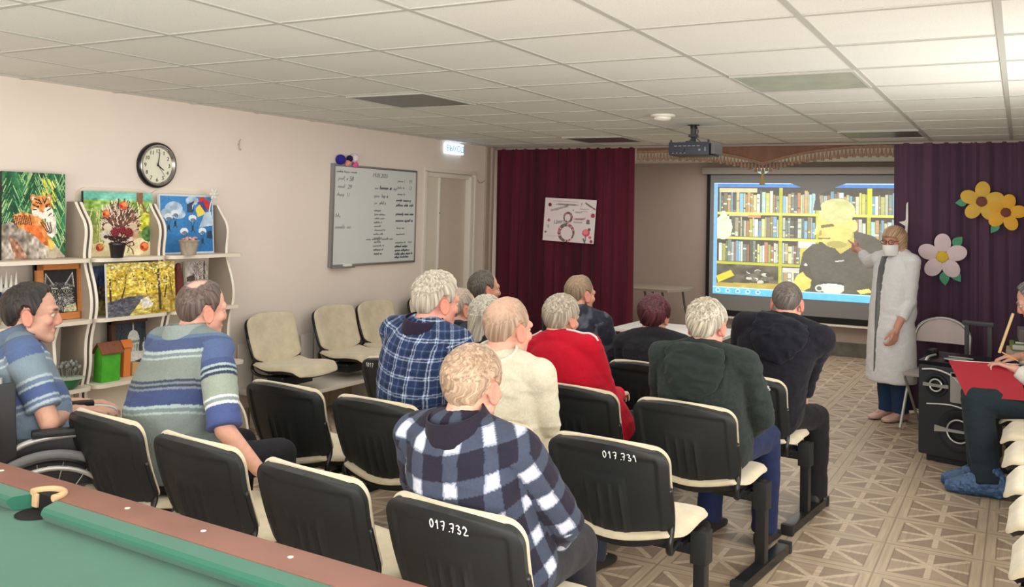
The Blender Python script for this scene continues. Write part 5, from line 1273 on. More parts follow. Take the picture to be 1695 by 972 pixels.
for sy in (1, -1):
    for k in (-3, -2, -1, 1, 2, 3):
        mb = MB(); mb.lathe([(.007, RT - .002), (.007, RT + .0012), (.0, RT + .0014)], 14, (k * .305 - .03, sy * (HY - .052), 0)); mb.build('rail_marker', M_dot, t)
mb = MB(); mb.box((0, 0, .64), (2 * HX - .08, 2 * HY - .08, .16), .01); mb.build('apron', M_rail, t)
for sx in (-1, 1):
    for sy in (-1, 1): mb = MB(); mb.lathe([(.045, 0), (.055, .03), (.05, .3), (.075, .5), (.08, .58)], 20, (sx * (HX - .2), sy * (HY - .18), 0)); mb.build('leg', M_rail, t)

# ------------------------------------------------------------------ front of the room: tables, screen-side things
M_tab = mat('white table top', (226, 222, 214), rough=.4); M_grey = mat('silver grey steel', (172, 170, 168), rough=.35, metal=.3)
t = empty('table', (-2.42, 7.02, 0), math.radians(-1), 'white folding table before the burgundy curtain, behind the woman with dark red hair', 'table')
mb = MB(); mb.box((0, 0, .708), (.92, .58, .026), .006); mb.build('tabletop', M_tab, t)
for k in (-1, 1):
    for s in (-1, 1): mb = MB(); mb.tube([(k * .40, s * .20, .70), (k * .30, s * .24, .02)], .016, 8); mb.build('leg', M_tab, t)
    mb = MB(); mb.tube([(k * .355, -.22, .40), (k * .355, .22, .40)], .010, 8); mb.build('stretcher', M_grey, t)
t = empty('table', (-4.16, 10.62, 0), math.radians(0), 'grey-topped table with curved legs on the stage, left of the screen', 'table')
mb = MB(); P = [(-.62, -.40), (.50, -.40), (.62, -.1), (.62, .25), (.52, .40), (-.62, .40)]; mb.prism(P, (0, 0, .722), (1, 0, 0), (0, 1, 0), (0, 0, .028)); mb.build('tabletop', mat('grey table top', (150, 138, 124), rough=.45), t)
for x0, y0 in ((.40, -.30), (.30, -.36), (.48, .2), (-.45, -.3), (-.45, .3), (.20, -.36)):
    mb = MB(); mb.tube(smooth_line([(x0, y0, .72), (x0 + .03, y0, .55), (x0 + .08, y0 * .95, .30), (x0 + .10, y0, .01)], 6), .014, 8); mb.build('leg', mat('dark steel leg', (86, 82, 78), rough=.4, metal=.4), t)

# portable speaker on wheels with a raised handle
SA = math.radians(-16); t = empty('portable_speaker', (-.365, 6.90, 0), SA, 'black portable speaker with silver rings and raised trolley handle', 'speaker')
M_cab = mat('speaker cabinet', (40, 44, 48), rough=.5, bump=.2, bscale=200., bdist=.001); M_sil = mat('silver trim', (186, 186, 182), rough=.3, metal=.5); M_cone = mat('speaker cone', (26, 29, 32), rough=.6)
mb = MB(); mb.box((0, .02, .345), (.44, .34, .61), .02); mb.build('cabinet', M_cab, t)
mb = MB(); mb.box((0, .02, .665), (.45, .33, .05), .012, rx=.10); mb.box((-.195, .05, .70), (.05, .10, .07), .015); cp = mb.build('control_panel', M_blackg, t)
mb = MB(); mb.ell((.0, -.05, .692), (.085, .05, .008)); mb.box((.0, .03, .698), (.16, .025, .008), .003); mb.tube(smooth_line([(-.175, -.135, .672), (-.168, -.10, .698), (-.160, .0, .702)]), .008, 8); mb.build('display', M_sil, cp)
for z, rad in ((.52, .040), (.235, .075)):
    ax3 = np.array([[1, 0, 0], [0, 0, 1], [0, -1, 0.]])
    mb = MB(); mb.lathe([(rad * 1.9, 0), (rad * 1.85, .012), (rad * 1.5, .014), (rad * 1.2, .002), (rad, -.004), (.002, .010)], 40, (-.095 if rad < .05 else .055, -.150, z), ax3); d = mb.build('driver', M_cone, t)
    mb = MB(); cx = -.095 if rad < .05 else .055; mb.tube([(cx + rad * math.cos(a), -.170, z + rad * math.sin(a)) for a in np.linspace(0, 2 * PI, 36)[:-1]], .006, 8, closed=True)
    w = rad * 2.1; mb.prism([(-w, -.022 if rad > .05 else -.012), (-w * .98, .022 if rad > .05 else .012), (-rad * .9, .010), (w * .25 if rad < .05 else rad, .008), (w if rad < .05 else rad, .012 if rad < .05 else .008), (w if rad < .05 else rad, -.012 if rad < .05 else -.008), (-rad * .9, -.010)], (cx, -.176, z), (1, 0, 0), (0, 0, 1), (0, .008, 0)); mb.build('silver_ring', M_sil, d)
mb = MB(); mb.box((.040, -.158, .520), (.085, .02, .20), .006); mb.build('side_panel', mat('grey plate', (160, 158, 150), rough=.5), t)
mb = MB(); mb.box((.040, -.169, .605), (.065, .004, .022)); mb.build('label_strip', M_blackg, t)
mb = MB(); mb.tube(smooth_line([(-.19, -.155, .615), (-.10, -.160, .625), (.0, -.162, .60), (.05, -.162, .555)]), .007, 8); mb.tube(smooth_line([(-.16, -.152, .385), (0, -.156, .40), (.15, -.152, .37)]), .006, 8); mb.build('trim_line', M_sil, t)
mb = MB(); mb.box((-.02, .20, .80), (.028, .02, .24), .004); mb.box((.13, .20, .80), (.028, .02, .24), .004); mb.box((.055, .20, .925), (.21, .04, .032), .014); mb.build('trolley_handle', mat('dark grey handle', (62, 64, 68), rough=.4), t)
for k in (-1, 1): mb = MB(); mb.lathe([(.035, -.015), (.04, -.008), (.04, .008), (.035, .015)], 20, (k * .19, .15, .04), np.array([[0, 1, 0], [0, 0, 1], [1, 0, 0.]])); mb.build('wheel', M_shell, t)
mb = MB(); mb.box((0, -.11, .02), (.34, .04, .04), .006); mb.build('foot', M_shell, t)

# folding chair with an arched back
t = empty('folding_chair', (-.58, 7.86, 0), math.radians(172), 'silver-framed folding chair with arched pale backrest, behind the speaker', 'chair')
mb = MB(); arch = []
for q in np.linspace(0, PI, 20): arch.append((.205 * math.cos(q), -.20 - .03 * math.sin(q), .70 + .15 * math.sin(q)))
mb.tube([(.215, .22, .012), (.21, -.06, .42)] + arch + [(-.21, -.06, .42), (-.215, .22, .012)], .012, 10); mb.build('back_frame', M_sil, t)
mb = MB()
mb.slab(lambda u, v: (.195 * (2 * u - 1) * math.sqrt(max(.0, 1 - (v * .98) ** 2.4)) if v > 0 else .195 * (2 * u - 1), -.195 - .03 * v + .01 * (2 * u - 1) ** 2, .655 + .185 * v), lambda u, v: (.195 * (2 * u - 1) * math.sqrt(max(.0, 1 - (v * .98) ** 2.4)) if v > 0 else .195 * (2 * u - 1), -.212 - .03 * v + .01 * (2 * u - 1) ** 2, .655 + .185 * v), 20, 12); mb.build('backrest', mat('pale pinkish board', (196, 182, 178), rough=.5), t)
mb = MB(); mb.box((0, .03, .435), (.40, .38, .025), .010); mb.build('seat', mat('grey seat pad', (168, 160, 156), rough=.6), t)
mb = MB(); mb.tube([(.19, .20, .42), (.195, -.25, .012)], .011, 8); mb.tube([(-.19, .20, .42), (-.195, -.25, .012)], .011, 8); mb.tube([(-.193, -.16, .10), (.193, -.16, .10)], .009, 8); mb.build('rear_legs', M_sil, t)

# paper flowers on the right curtain
def paper_flower(c, r, colp, colc, rot, leaves, label):
    t = empty('paper_flower', tuple(c), 0, label, 'paper flower', 'large paper flowers on the plum curtain'); mp = mat('paper petal', colp, rough=.8, var=.05, vscale=10.); mc = mat('paper centre', colc, rough=.8); ml = mat('paper leaf', (84, 160, 124), rough=.8, var=.12, vscale=12.)
    for k in range(5):
        a = rot + k * 2 * PI / 5; mb = MB(); d = np.array([math.cos(a), 0, math.sin(a)]); l = np.array([-math.sin(a), 0, math.cos(a)])
        mb.slab(lambda u, v: d * (r * .60) + (d * math.cos(2 * PI * u) * r * .42 + l * math.sin(2 * PI * u) * r * .34) * v + np.array([0, -.008 - .003 * k - .012 * (1 - v * v), 0]), lambda u, v: d * (r * .60) + (d * math.cos(2 * PI * u) * r * .42 + l * math.sin(2 * PI * u) * r * .34) * v + np.array([0, -.004 - .003 * k, 0]), 28, 4); mb.build('petal', mp, t)
    mb = MB(); mb.ell((0, -.026, 0), (r * .25, .012, r * .25)); mb.build('centre', mc, t)
    for (a, q) in leaves:
        d = np.array([math.cos(a), 0, math.sin(a)]); l = np.array([-math.sin(a), 0, math.cos(a)]); mb = MB()
        mb.slab(lambda u, v: d * (r * (.65 + q * u)) + l * (math.sin(PI * u ** .8) * r * .20 * (2 * v - 1)) + np.array([0, -.003 - .006 * math.sin(PI * u), 0]), lambda u, v: d * (r * (.65 + q * u)) + l * (math.sin(PI * u ** .8) * r * .20 * (2 * v - 1)), 16, 6); mb.build('leaf', ml, t)
yf = 8.345
paper_flower(on_y(1625, 334, yf), .165, (226, 186, 82), (122, 70, 62), 1.5, [(PI * 1.02, .55)], 'yellow paper flower with brown centre, the higher of two overlapping ones'); paper_flower(on_y(1665, 352, yf - .012), .150, (236, 180, 66), (122, 66, 58), 1.35, [(PI * 1.32, .70)], 'orange-yellow paper flower with brown centre, lower right of the pair'); paper_flower(on_y(1560, 425, yf), .190, (226, 206, 210), (226, 190, 60), 1.56, [(.85, .55), (PI * 1.53, .62), (PI * 1.69, .65)], 'pinkish-white paper flower with yellow centre on the plum curtain')
# white paper strip pinned to the curtain behind the woman
t = empty('paper_strip', tuple(on_y(1496, 398, 8.33)), 0, 'white paper cut-out strip pinned to the plum curtain above the woman in white', 'paper ornament'); mb = MB(); mb.prism([(.004, 0), (.024, 0), (.034, .16), (.032, .33), (.018, .31), (.014, .16)], (0, 0, 0), (1, 0, 0), (0, 0, 1), (0, -.004, 0)); mb.build('strip', M_white, t, smooth=False); mb = MB(); mb.prism([(.014, .12), (-.04, .155), (.006, .165), (.016, .18)], (0, -.005, 0), (1, 0, 0), (0, 0, 1), (0, -.004, 0)); mb.build('tail', M_white, t, smooth=False)

# poster on the left curtain
def cv_poster():
    c = Canvas(150, 120, (226, 214, 214)); c.noise(6, 4, 2); M1, M2, PK, GR = (132, 40, 66), (170, 60, 100), (214, 110, 132), (96, 104, 104)
    r = np.random.RandomState(3)
    def rose(x, y, s, col): 
        for k in range(26):
            a = k * 1.1; q = s * .22 * math.sqrt(k / 4.); kk = r.uniform(.7, 1.2); c.ell(x + q * math.cos(a) * .4, y + q * math.sin(a) * .5, s * .22, s * .26, tuple(min(255, v * kk) for v in col))
    def eight(x, y, rx, ry, wd, seed):
        for k in range(90):
            a = k / 90 * 2 * PI; kk = r.uniform(.75, 1.15); col = [(196, 130, 140), (150, 84, 96), (206, 160, 150), (120, 110, 100)][int(3.9 * abs(math.sin(a * 1.5 + seed)))]; w = wd * (.4 + .6 * abs(math.cos(a / 2 + seed))); c.ell(x + rx * math.cos(a), y + ry * math.sin(a), w, w * 1.2, tuple(v * kk for v in col))
    eight(.47, .435, .075, .105, .024, .4); eight(.46, .79, .14, .185, .034, 1.2); c.ell(.46, .79, .085, .13, (226, 214, 214))
    for k in range(7): c.line([(.39, .70 + .025 * k), (.53, .70 + .025 * k)], .004, (190, 170, 172))
    rose(.10, .16, .085, M1); rose(.10, .52, .07, (196, 116, 120)); rose(.09, .66, .07, (190, 176, 170)); rose(.95, .36, .10, M2); rose(.95, .95, .07, M2); c.ell(.84, .76, .075, .085, (220, 90, 110)); c.ell(.83, .74, .05, .06, (236, 130, 140)); rose(.92, .86, .07, PK); rose(.90, .68, .07, (120, 90, 100)); c.poly([(.84, .46), (.89, .46), (.90, .56), (.83, .56)], (120, 110, 116)); c.poly([(.80, .88), (.84, .98), (.82, 1.), (.78, .90)], (70, 96, 84)); c.line([(.84, .84), (.83, 1.)], .02, (90, 116, 96)); rose(.05, .80, .05, (110, 120, 116))
    for k in range(14): c.ell(.80 + .014 * k, .08 + .010 * k + .01 * (k % 2), .016, .016, (128, 108, 96))
    for (x0, x1, y, h, m) in ((.22, .66, .14, .02, GR), (.16, .64, .065, .012, (176, 130, 130)), (.70, .86, .22, .012, GR), (.72, .84, .275, .012, GR), (.60, .72, .30, .03, GR), (.58, .76, .46, .03, (150, 110, 110)), (.59, .74, .53, .03, (120, 90, 90)), (.06, .28, .88, .01, (176, 180, 182))):
        x = x0
        while x < x1: c.line([(x, y + h * .6), (x + .012, y - h * .5), (x + .022, y + h * .6)], .006, m); x += .028
    return c
tl, tr, bl = on_y(903, 327, 8.352), on_y(987.5, 331.5, 8.352), on_y(898, 397.5, 8.352)
t = wall_picture('poster', cv_poster(), [tl, tr, bl], M_sidew, 'white holiday poster with a flowered figure 8 pinned to the burgundy curtain', th=.004, cat='poster', group=None)
ex_, ey_ = unit(tr - tl), unit(tl - bl); M_pi = mat('grey poster ink', (104, 96, 100), rough=.7); M_pi2 = mat('rose poster ink', (150, 66, 84), rough=.7); LT = np.array(t.location)
def ptext(s, u, v, size, m, rot=0.):
    e1 = ex_ * math.cos(rot) + ey_ * math.sin(rot); e2 = np.cross((0, -1, 0), e1); o = tl + (tr - tl) * u + (bl - tl) * v - LT + np.array([0, -.0022, 0])
    text_mesh('lettering', s, size, frame_matrix(o, e1, e2, (0, -1, 0)), m, t, .0004, shear=.25)
ptext('праздником', .26, .155, .034, M_pi); ptext('!', .70, .17, .06, M_pi2); ptext('поздравляю', .12, .32, .036, M_pi, .28); ptext('и', .55, .28, .03, M_pi); ptext('Цвети', .20, .60, .052, M_pi, .12); ptext('весной', .62, .48, .032, M_pi2, .08)

# projected picture on the screen
def cv_show():
    c = Canvas(330, 214, (58, 54, 44)); r = np.random.RandomState(12); S = (188, 186, 52); S2 = (214, 212, 96)
    cols = [(0.03, .355), (.375, .545), (.565, .80), (.82, .985)]; rows = [(.055, .262), (.285, .478), (.50, .70), (.73, .93)]
    pal = [(222, 230, 200), (176, 214, 208), (214, 216, 130), (150, 140, 106), (190, 156, 100), (120, 130, 118), (232, 236, 214), (196, 214, 210), (176, 120, 90), (130, 180, 204), (206, 206, 96), (96, 100, 84), (218, 204, 146), (226, 230, 190)]
    for ri, (y0, y1) in enumerate(rows):
        for ci, (x0, x1) in enumerate(cols):
            if ri == 3 and ci == 0: continue
            x = x0
            while x < x1 - .004:
                w = r.uniform(.008, .022); h = r.uniform(.70, .96); col = np.array(pal[r.randint(len(pal))]) * r.uniform(.8, 1.08); yt = y1 - (y1 - y0) * h
                c.rect(x, yt, min(x + w, x1), y1, col); c.rect(x, yt, x + .003, y1, col * .6)
                for q in range(r.randint(0, 3)): yy = yt + (y1 - yt) * r.uniform(.1, .9); c.rect(x + .002, yy, min(x + w, x1) - .001, yy + .014, np.array(pal[r.randint(len(pal))]))
                x += w
    c.rect(.03, .045, .24, .085, (206, 200, 150)); c.rect(.085, .265, .24, .30, (196, 186, 140)); c.rect(.19, .28, .26, .31, (206, 140, 100)); c.rect(.47, .55, .56, .74, (206, 190, 80)); c.rect(.46, .50, .56, .56, (214, 214, 200)); c.rect(.38, .74, .56, .78, (206, 204, 190))
    for x in (.357, .549, .803): c.rect(x, .04, x + .018, .93, S)
    c.rect(.806, .04, .826, .28, (214, 220, 30))
    for y in (.262, .482, .705): c.rect(.02, y, .99, y + .022, S2 if y < .7 else S)
    m = c.ell(.055, .40, .05, .11, (214, 226, 190)); c.ell(.055, .30, .02, .05, (206, 214, 180))
    c.rect(.02, .73, .357, .90, (84, 78, 60)); c.noise(30, 30, 3, (c.x < .357) & (c.y > .73) & (c.y < .9))
    for k in range(26): x, y = r.uniform(.18, .32), r.uniform(.78, .88); c.ell(x, y, .016, .014, [(60, 58, 50), (200, 200, 180), (110, 104, 84)][k % 3])
    c.poly([(.02, .84), (.10, .78), (.12, .83), (.03, .90)], (214, 200, 40)); m = c.poly([(.02, .90), (.30, .885), (.62, .885), (1, .89), (1, .96), (0, .96)], (186, 164, 66)); c.noise(24, 20, 5, m)
    # man in a dark shirt looking down
    c.x = c.x + .045
    shirt = [(.50, .90), (.515, .72), (.53, .60), (.58, .525), (.66, .50), (.72, .55), (.79, .40), (.88, .44), (.97, .55), (1.0, .62), (1.0, .935), (.55, .935)]
    m = c.poly(shirt, (80, 76, 62)); c.noise(12, 7, 6, m); c.poly([(.50, .90), (.515, .72), (.56, .70), (.60, .90)], (72, 68, 56))
    c.poly([(.61, .40), (.78, .38), (.79, .52), (.72, .60), (.66, .50)], (196, 184, 92)); m = c.ell(.69, .365, .092, .185, (216, 206, 112)); m2 = c.ell(.70, .235, .092, .105, (206, 204, 136)); c.noise(16, 26, 2, m | m2); c.ell(.785, .36, .018, .05, (220, 208, 120)); c.poly([(.62, .36), (.68, .345), (.69, .365), (.62, .385)], (120, 106, 54)); c.poly([(.595, .37), (.61, .36), (.60, .44), (.585, .45)], (226, 216, 130)); c.line([(.61, .475), (.665, .47)], .007, (130, 106, 60)); c.poly([(.615, .40), (.625, .40), (.622, .45), (.61, .452)], (168, 152, 74)); c.ell(.70, .52, .05, .03, (176, 164, 82))
    c.line([(.695, .665), (.735, .655)], .006, (206, 206, 196)); c.ell(.545, .705, .008, .012, (210, 210, 200))
    m = c.poly([(.47, .905), (.50, .80), (.53, .765), (.545, .80), (.575, .83), (.57, .90), (.53, .935), (.48, .935)], (220, 206, 96)); c.noise(30, 20, 8, m); c.poly([(.80, .90), (.86, .88), (.88, .91), (.82, .93)], (216, 206, 110))
    c.ell(.68, .895, .06, .05, (214, 218, 200)); c.rect(.62, .84, .74, .872, (60, 58, 50)); c.ell(.68, .872, .06, .016, (226, 228, 214)); c.ell(.615, .90, .022, .03, (206, 212, 196)); c.ell(.615, .90, .012, .018, (90, 84, 62))
    c.x = c.x - .045
    # window border and task bar of the projected desktop
    c.rect(0, 0, 1, .038, (66, 128, 206)); c.rect(0, 0, .022, 1, (120, 176, 216)); c.rect(0, 0, 1, .008, (170, 206, 236)); c.rect(.985, 0, 1, 1, (80, 140, 210)); c.rect(0, .935, 1, 1, (92, 190, 236)); c.rect(0, .935, 1, .945, (190, 226, 236))
    for k in range(5): c.ell(.03 + .055 * k, .968, .014, .02, (190, 228, 236)); c.ell(.03 + .055 * k, .968, .007, .010, (70, 150, 200))
    c.noise(8, 60, 9); c.a = c.a * 1.04 + 3
    # the valance's shadow in the projector's beam, cut out of the image as a notch
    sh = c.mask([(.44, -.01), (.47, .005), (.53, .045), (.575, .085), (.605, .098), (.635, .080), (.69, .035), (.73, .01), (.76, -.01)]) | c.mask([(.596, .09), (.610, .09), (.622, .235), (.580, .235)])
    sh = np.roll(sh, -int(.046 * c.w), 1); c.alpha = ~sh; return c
ts = [o for o in bpy.data.objects if o.name == 'projection_screen'][0]; LS = np.array(ts.location)
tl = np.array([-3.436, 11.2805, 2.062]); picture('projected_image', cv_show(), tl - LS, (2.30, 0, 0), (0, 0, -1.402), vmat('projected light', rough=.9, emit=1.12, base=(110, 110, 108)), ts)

# books and boxes on the small table at the right, beside the curtain
t = empty('table', (.20, 7.62, 0), 0, 'small dark table by the plum curtain carrying stacked boxes, right edge', 'table'); mb = MB(); mb.box((0, 0, .655), (.62, .5, .03), .005); mb.build('tabletop', mat('dark table', (70, 56, 52), rough=.5), t)
for sx in (-1, 1):
    for sy in (-1, 1): mb = MB(); mb.box((sx * .27, sy * .21, .32), (.04, .04, .64), .004); mb.build('leg', M_tube, t)
for k, (z, h, c, lb) in enumerate(((.67, .055, (206, 186, 166), 'beige flat box at the bottom of the stack behind the writing man'), (.725, .045, (128, 150, 70), 'green book in the stack behind the writing man'), (.770, .020, (60, 66, 58), 'dark thin book on the green one behind the writing man'), (.790, .085, (116, 108, 108), 'grey box with a dark dip on top of the stack behind the writing man'))):
    t = empty('book' if 0 < k < 3 else 'box', (.20 + .015 * k, 7.50, z), .05 * (k % 2), lb, 'book' if 0 < k < 3 else 'box', 'stack behind the writing man'); mb = MB(); mb.box((0, 0, h / 2), (.58 - .02 * k, .26, h), .006); mb.build('cover' if 0 < k < 3 else 'carton', mat('stack %d' % k, c, rough=.6), t)
    if 0 < k < 3: mb = MB(); mb.box((.004, -.004, h / 2), (.57 - .02 * k, .255, h * .7), .001); mb.build('pages', M_sidew, t)
    if k == 3: mb = MB(); mb.box((.06, -.131, .035), (.34, .004, .05), .001); mb.build('panel', mat('dark panel', (72, 68, 74), rough=.5), t)
# ------------------------------------------------------------------ the audience
def bands(lst, base):
    """lst: (v0, v1, colour) stripes measured down from the collar"""
    def fn(v):
        c = np.tile(np.array(base, float), (len(v), 1))
        for a, b, col in lst: c[(v >= a) & (v < b)] = col
        return c
    return fn
def check(u, v, arm, P):
    p = .125; uu = (u + .02) / p; vv = (v + .02) / p
    a = np.abs((uu % 1) - .5); b = np.abs((vv % 1) - .5); A = a < .20; Bm = b < .20
    c = np.tile(np.array([40, 38, 52.]), (len(u), 1)); c[A ^ Bm] = (66, 74, 92); w = A & Bm; c[w] = (150, 156, 176); w2 = w & (a < .155) & (b < .155); c[w2] = (206, 210, 226); return c
def tartan(u, v, arm, P):
    p = .088; a = ((u + 10) / p) % 1; b = ((v + 10) / p) % 1
    la = (np.abs(a - .30) < .030).astype(float) + (np.abs(a - .44) < .030) + .35 * (np.abs(a - .87) < .03); lb = (np.abs(b - .30) < .030).astype(float) + (np.abs(b - .44) < .030) + .35 * (np.abs(b - .87) < .03)
    c = np.tile(np.array([40, 56, 92.]), (len(u), 1)); c[(a < .30) & (a > .0)] *= .86; c[(b < .15)] *= .9; c[(a > .22) & (a < .52) & (b > .22) & (b < .52)] = (50, 74, 120)
    k = np.clip(.55 * la + .55 * lb, 0, 1)[:, None]; return c * (1 - k) + np.array([206, 214, 226.]) * k
s2 = [(-.2, .05, (120, 134, 132)), (.05, .068, (92, 112, 140)), (.068, .125, (74, 88, 124)), (.125, .140, (168, 184, 182)), (.140, .155, (120, 132, 136)), (.155, .165, (166, 180, 178)), (.165, .262, (126, 136, 130)), (.262, .274, (62, 70, 88)), (.274, .284, (118, 128, 130)), (.284, .296, (62, 70, 88)), (.296, .306, (116, 126, 140)), (.306, .375, (66, 78, 116)), (.375, .388, (160, 178, 180)), (.388, .405, (118, 130, 132)), (.405, .415, (158, 174, 174)), (.415, .9, (126, 138, 136))]
a2 = [(-.2, .06, (84, 100, 138)), (.06, .085, (72, 86, 124)), (.085, .095, (160, 178, 180)), (.095, .107, (58, 66, 88)), (.107, .117, (160, 178, 180)), (.117, .130, (58, 66, 88)), (.130, .215, (150, 160, 148)), (.215, .225, (214, 220, 218)), (.225, .240, (136, 148, 146)), (.240, .252, (214, 222, 224)), (.252, .9, (78, 90, 140))]
def stripes2(u, v, arm, P):
    f, g = bands(s2, (126, 136, 132)), bands(a2, (126, 136, 132)); return np.where(arm[:, None] > .5, g(v), f(v + .006 * np.sin(u * 9)))
s3 = [(-.2, .05, (112, 130, 142)), (.05, .13, (84, 102, 140)), (.13, .142, (172, 186, 194)), (.142, .165, (122, 140, 156)), (.165, .175, (170, 186, 194)), (.175, .265, (124, 140, 152)), (.265, .275, (168, 182, 190)), (.275, .29, (104, 122, 148)), (.29, .36, (84, 102, 144)), (.36, .372, (166, 182, 192)), (.372, .39, (104, 122, 150)), (.39, .402, (166, 182, 192)), (.402, .9, (124, 142, 160))]
a3 = [(-.2, .03, (86, 104, 142)), (.03, .12, (124, 142, 154)), (.12, .132, (172, 186, 196)), (.132, .15, (110, 128, 150)), (.15, .16, (172, 186, 196)), (.16, .205, (82, 100, 144)), (.205, .215, (168, 184, 194)), (.215, .228, (100, 118, 150)), (.228, .24, (168, 184, 194)), (.24, .9, (122, 140, 160))]
def stripes3(u, v, arm, P):
    f, g = bands(s3, (124, 140, 154)), bands(a3, (124, 140, 154)); return np.where(arm[:, None] > .5, g(v), f(v))
def camo(u, v, arm, P):
    n = vnoise(np.stack([u, v, arm], 1), 22., 3); m = vnoise(np.stack([u, v, arm], 1), 60., 5); k = (sstep(.42, .58, n) * .6 + .4 * m)[:, None]; return np.array([36, 38, 48.]) * (1 - k) + np.array([92, 96, 108.]) * k
def knit(c, d): 
    def fn(u, v, arm, P):
        n = vnoise(np.stack([u, v, arm], 1), 150., 3)[:, None]; return np.array(c, float) * (1 - n) + np.array(d, float) * n
    return fn
def red_top(u, v, arm, P):
    c = np.tile(np.array([186, 22, 44.]), (len(u), 1)); return c
def shoulder_stripe(root, B, hc, hx, base):
    """thin white piping lying over both shoulders of the sweatshirt"""
    from mathutils.bvhtree import BVHTree
    g = [c for c in root.children if c.name.startswith('red_sweatshirt')][0]; bv = BVHTree.FromPolygons([v.co[:] for v in g.data.vertices], [p.vertices[:] for p in g.data.polygons])
    for k in (0, 1):
        s_ = (-1, 1)[k]; pts = []
        for t in np.linspace(0, 1, 16):
            p = B.N * (1 - t) + B.S[k] * t + B.r * s_ * (.075 * (1 - t) + .055 * t) - B.f * .012 - base; h = bv.ray_cast(V((p[0], p[1], 2.0)), V((0, 0, -1)))
            if h[0] is not None: pts.append(np.array(h[0]) + np.array([0, 0, .002]))
        if len(pts) > 3: mb = MB(); mb.tube(pts, .0055, 8); me = mb.mesh('piping'); setcol(me, np.tile(np.array([226, 210, 208.]), (len(me.vertices), 1))); link('piping', me, M_cloth, g)
def hips(r, i, f=-.045, s=0.): q = seat_at(r, i, f + .075, s); return (q[0], q[1])
lean = lambda *a: np.array(a, float)

person('elderly fair-haired man in a navy checked shirt with white squares, nearest the camera', hips('A', 0, -.05, -.02), -5, on_y(783, 640, 2.36), 1, -6, 0, 1.04,
       dict(line='man', t=.012, c0=(122, 98, 80), c1=(190, 166, 140), thin=.10, scalp=(214, 170, 144), tuft=.42, seed=5, wave=.14, flow=7.), check, 'checked_shirt', collar=(40, 36, 48), trousers=(52, 52, 56), w=1.06, bulge=.075, belly=.03, cvox=.0042, fold=.007,
       elbows=(None, on_y(935, 862, 2.50)), wrists=(None, on_y(905, 915, 2.66)), hands=(None, dict(d=(-.3, .9, -.3), n=(0, -.2, -1))), knees=((-1.56, 2.86, .51), (-1.315, 2.82, .51)), skin=(222, 172, 150))
person('man in a wheelchair at the left edge, dark hair, blue-grey striped polo shirt', (-3.62, 2.44), -30, on_y(54, 520, 2.44), -36, -3, 0, 1.06,
       dict(line='man', t=.017, c0=(24, 22, 22), c1=(58, 50, 46), tuft=.35, seed=8), stripes3, 'striped_polo', 'short', collar=(92, 108, 128), trousers=(40, 42, 50), w=1.0, bulge=.05, seat=.50,
       elbows=(None, on_y(82, 700, 2.34)), wrists=(on_y(132, 668, 2.78), on_y(124, 680, 2.58)), hands=(dict(d=(.7, .7, 0.), n=(0, 0, -1), curl=.5), dict(d=(.8, .6, .05), n=(0, 0, -1), curl=.5)), skin=(210, 164, 142), reach_sleeve=.80, cvox=.005)
person('man with a bald patch in green-grey striped shirt, leaning on the seat beside him', hips('A', 3, -.02, .05), -8, on_y(336, 512, 2.78), -14, -4, 6, 1.04,
       dict(line='man', t=.010, c0=(66, 54, 50), c1=(112, 96, 88), bald=[(172, 62, 20), (150, 74, 14)], scalp=(222, 176, 168), tuft=.25, seed=9), stripes2, 'striped_shirt', 'short', collar=(136, 148, 146), trousers=(44, 44, 48), w=1.10, bulge=.05, belly=.035, cvox=.005,
       elbows=(None, on_y(372, 712, 2.62)), wrists=((-3.22, 2.98, .60), on_y(428, 778, 2.70)), hands=(None, dict(d=(.35, .75, -.55), n=(0, .3, -1), curl=.3)), skin=(224, 172, 152), reach_sleeve=.97)
person('white-haired man in a blue and white tartan shirt with dark collar, leaning forward', hips('B', 2, .02, .03), -10, on_y(724, 500, 3.48), -22, -6, 3, 1.08,
       dict(line='man', t=.020, c0=(128, 120, 108), c1=(198, 190, 174), tuft=.55, seed=12), tartan, 'tartan_shirt', collar=(42, 34, 50), trousers=(40, 44, 56), w=1.12, bulge=.085, belly=.02, cvox=.0042, skin=(220, 160, 140))
person('man with cropped thinning hair in a cream long-sleeved shirt', hips('B', 1, -.03), -6, on_y(842, 545, 3.30), -14, -4, 0, 1.10,
       dict(line='recede', t=.007, c0=(132, 108, 90), c1=(178, 152, 130), thin=.75, scalp=(216, 170, 146), tuft=.5, seed=14), knit((202, 196, 174), (214, 208, 188)), 'cream_shirt', collar=(212, 208, 190), trousers=(48, 52, 66), w=1.05, bulge=.06, belly=.02,
       elbows=(None, on_y(905, 700, 3.34)), wrists=(None, on_y(906, 722, 3.52)), hands=(None, dict(d=(-.4, .8, -.2), n=(0, 0, -1))), skin=(218, 166, 144), fold=.009)
person('grey-haired person in a red sweatshirt with a white shoulder stripe', hips('C', 1, -.03), -6, on_y(930, 528, 4.18), -10, -8, 0, 1.0,
       dict(line='long_nape', t=.016, c0=(112, 103, 90), c1=(188, 178, 160), thin=.05, scalp=(214, 176, 152), tuft=.45, seed=16), red_top, 'red_sweatshirt', trousers=(40, 40, 46), w=1.0, bulge=.06, skin=(220, 178, 150), extra=shoulder_stripe)
person('elderly man with tousled pale grey hair in a dark green hoodie', hips('C', 0, -.02), -4, on_y(1170, 540, 4.14), 0, -6, -2, 1.02,
       dict(line='man', t=.019, c0=(120, 112, 98), c1=(208, 201, 184), bald=[(180, 74, 15)], scalp=(206, 178, 148), tuft=.5, seed=18), knit((40, 47, 46), (50, 57, 55)), 'green_hoodie', hood=(40, 48, 46), trousers=(36, 44, 76), w=1.12, bulge=.07, belly=.03, fold=.010,
       elbows=(None, on_y(1262, 690, 4.22)), wrists=(None, on_y(1235, 720, 4.40)), skin=(218, 156, 138))
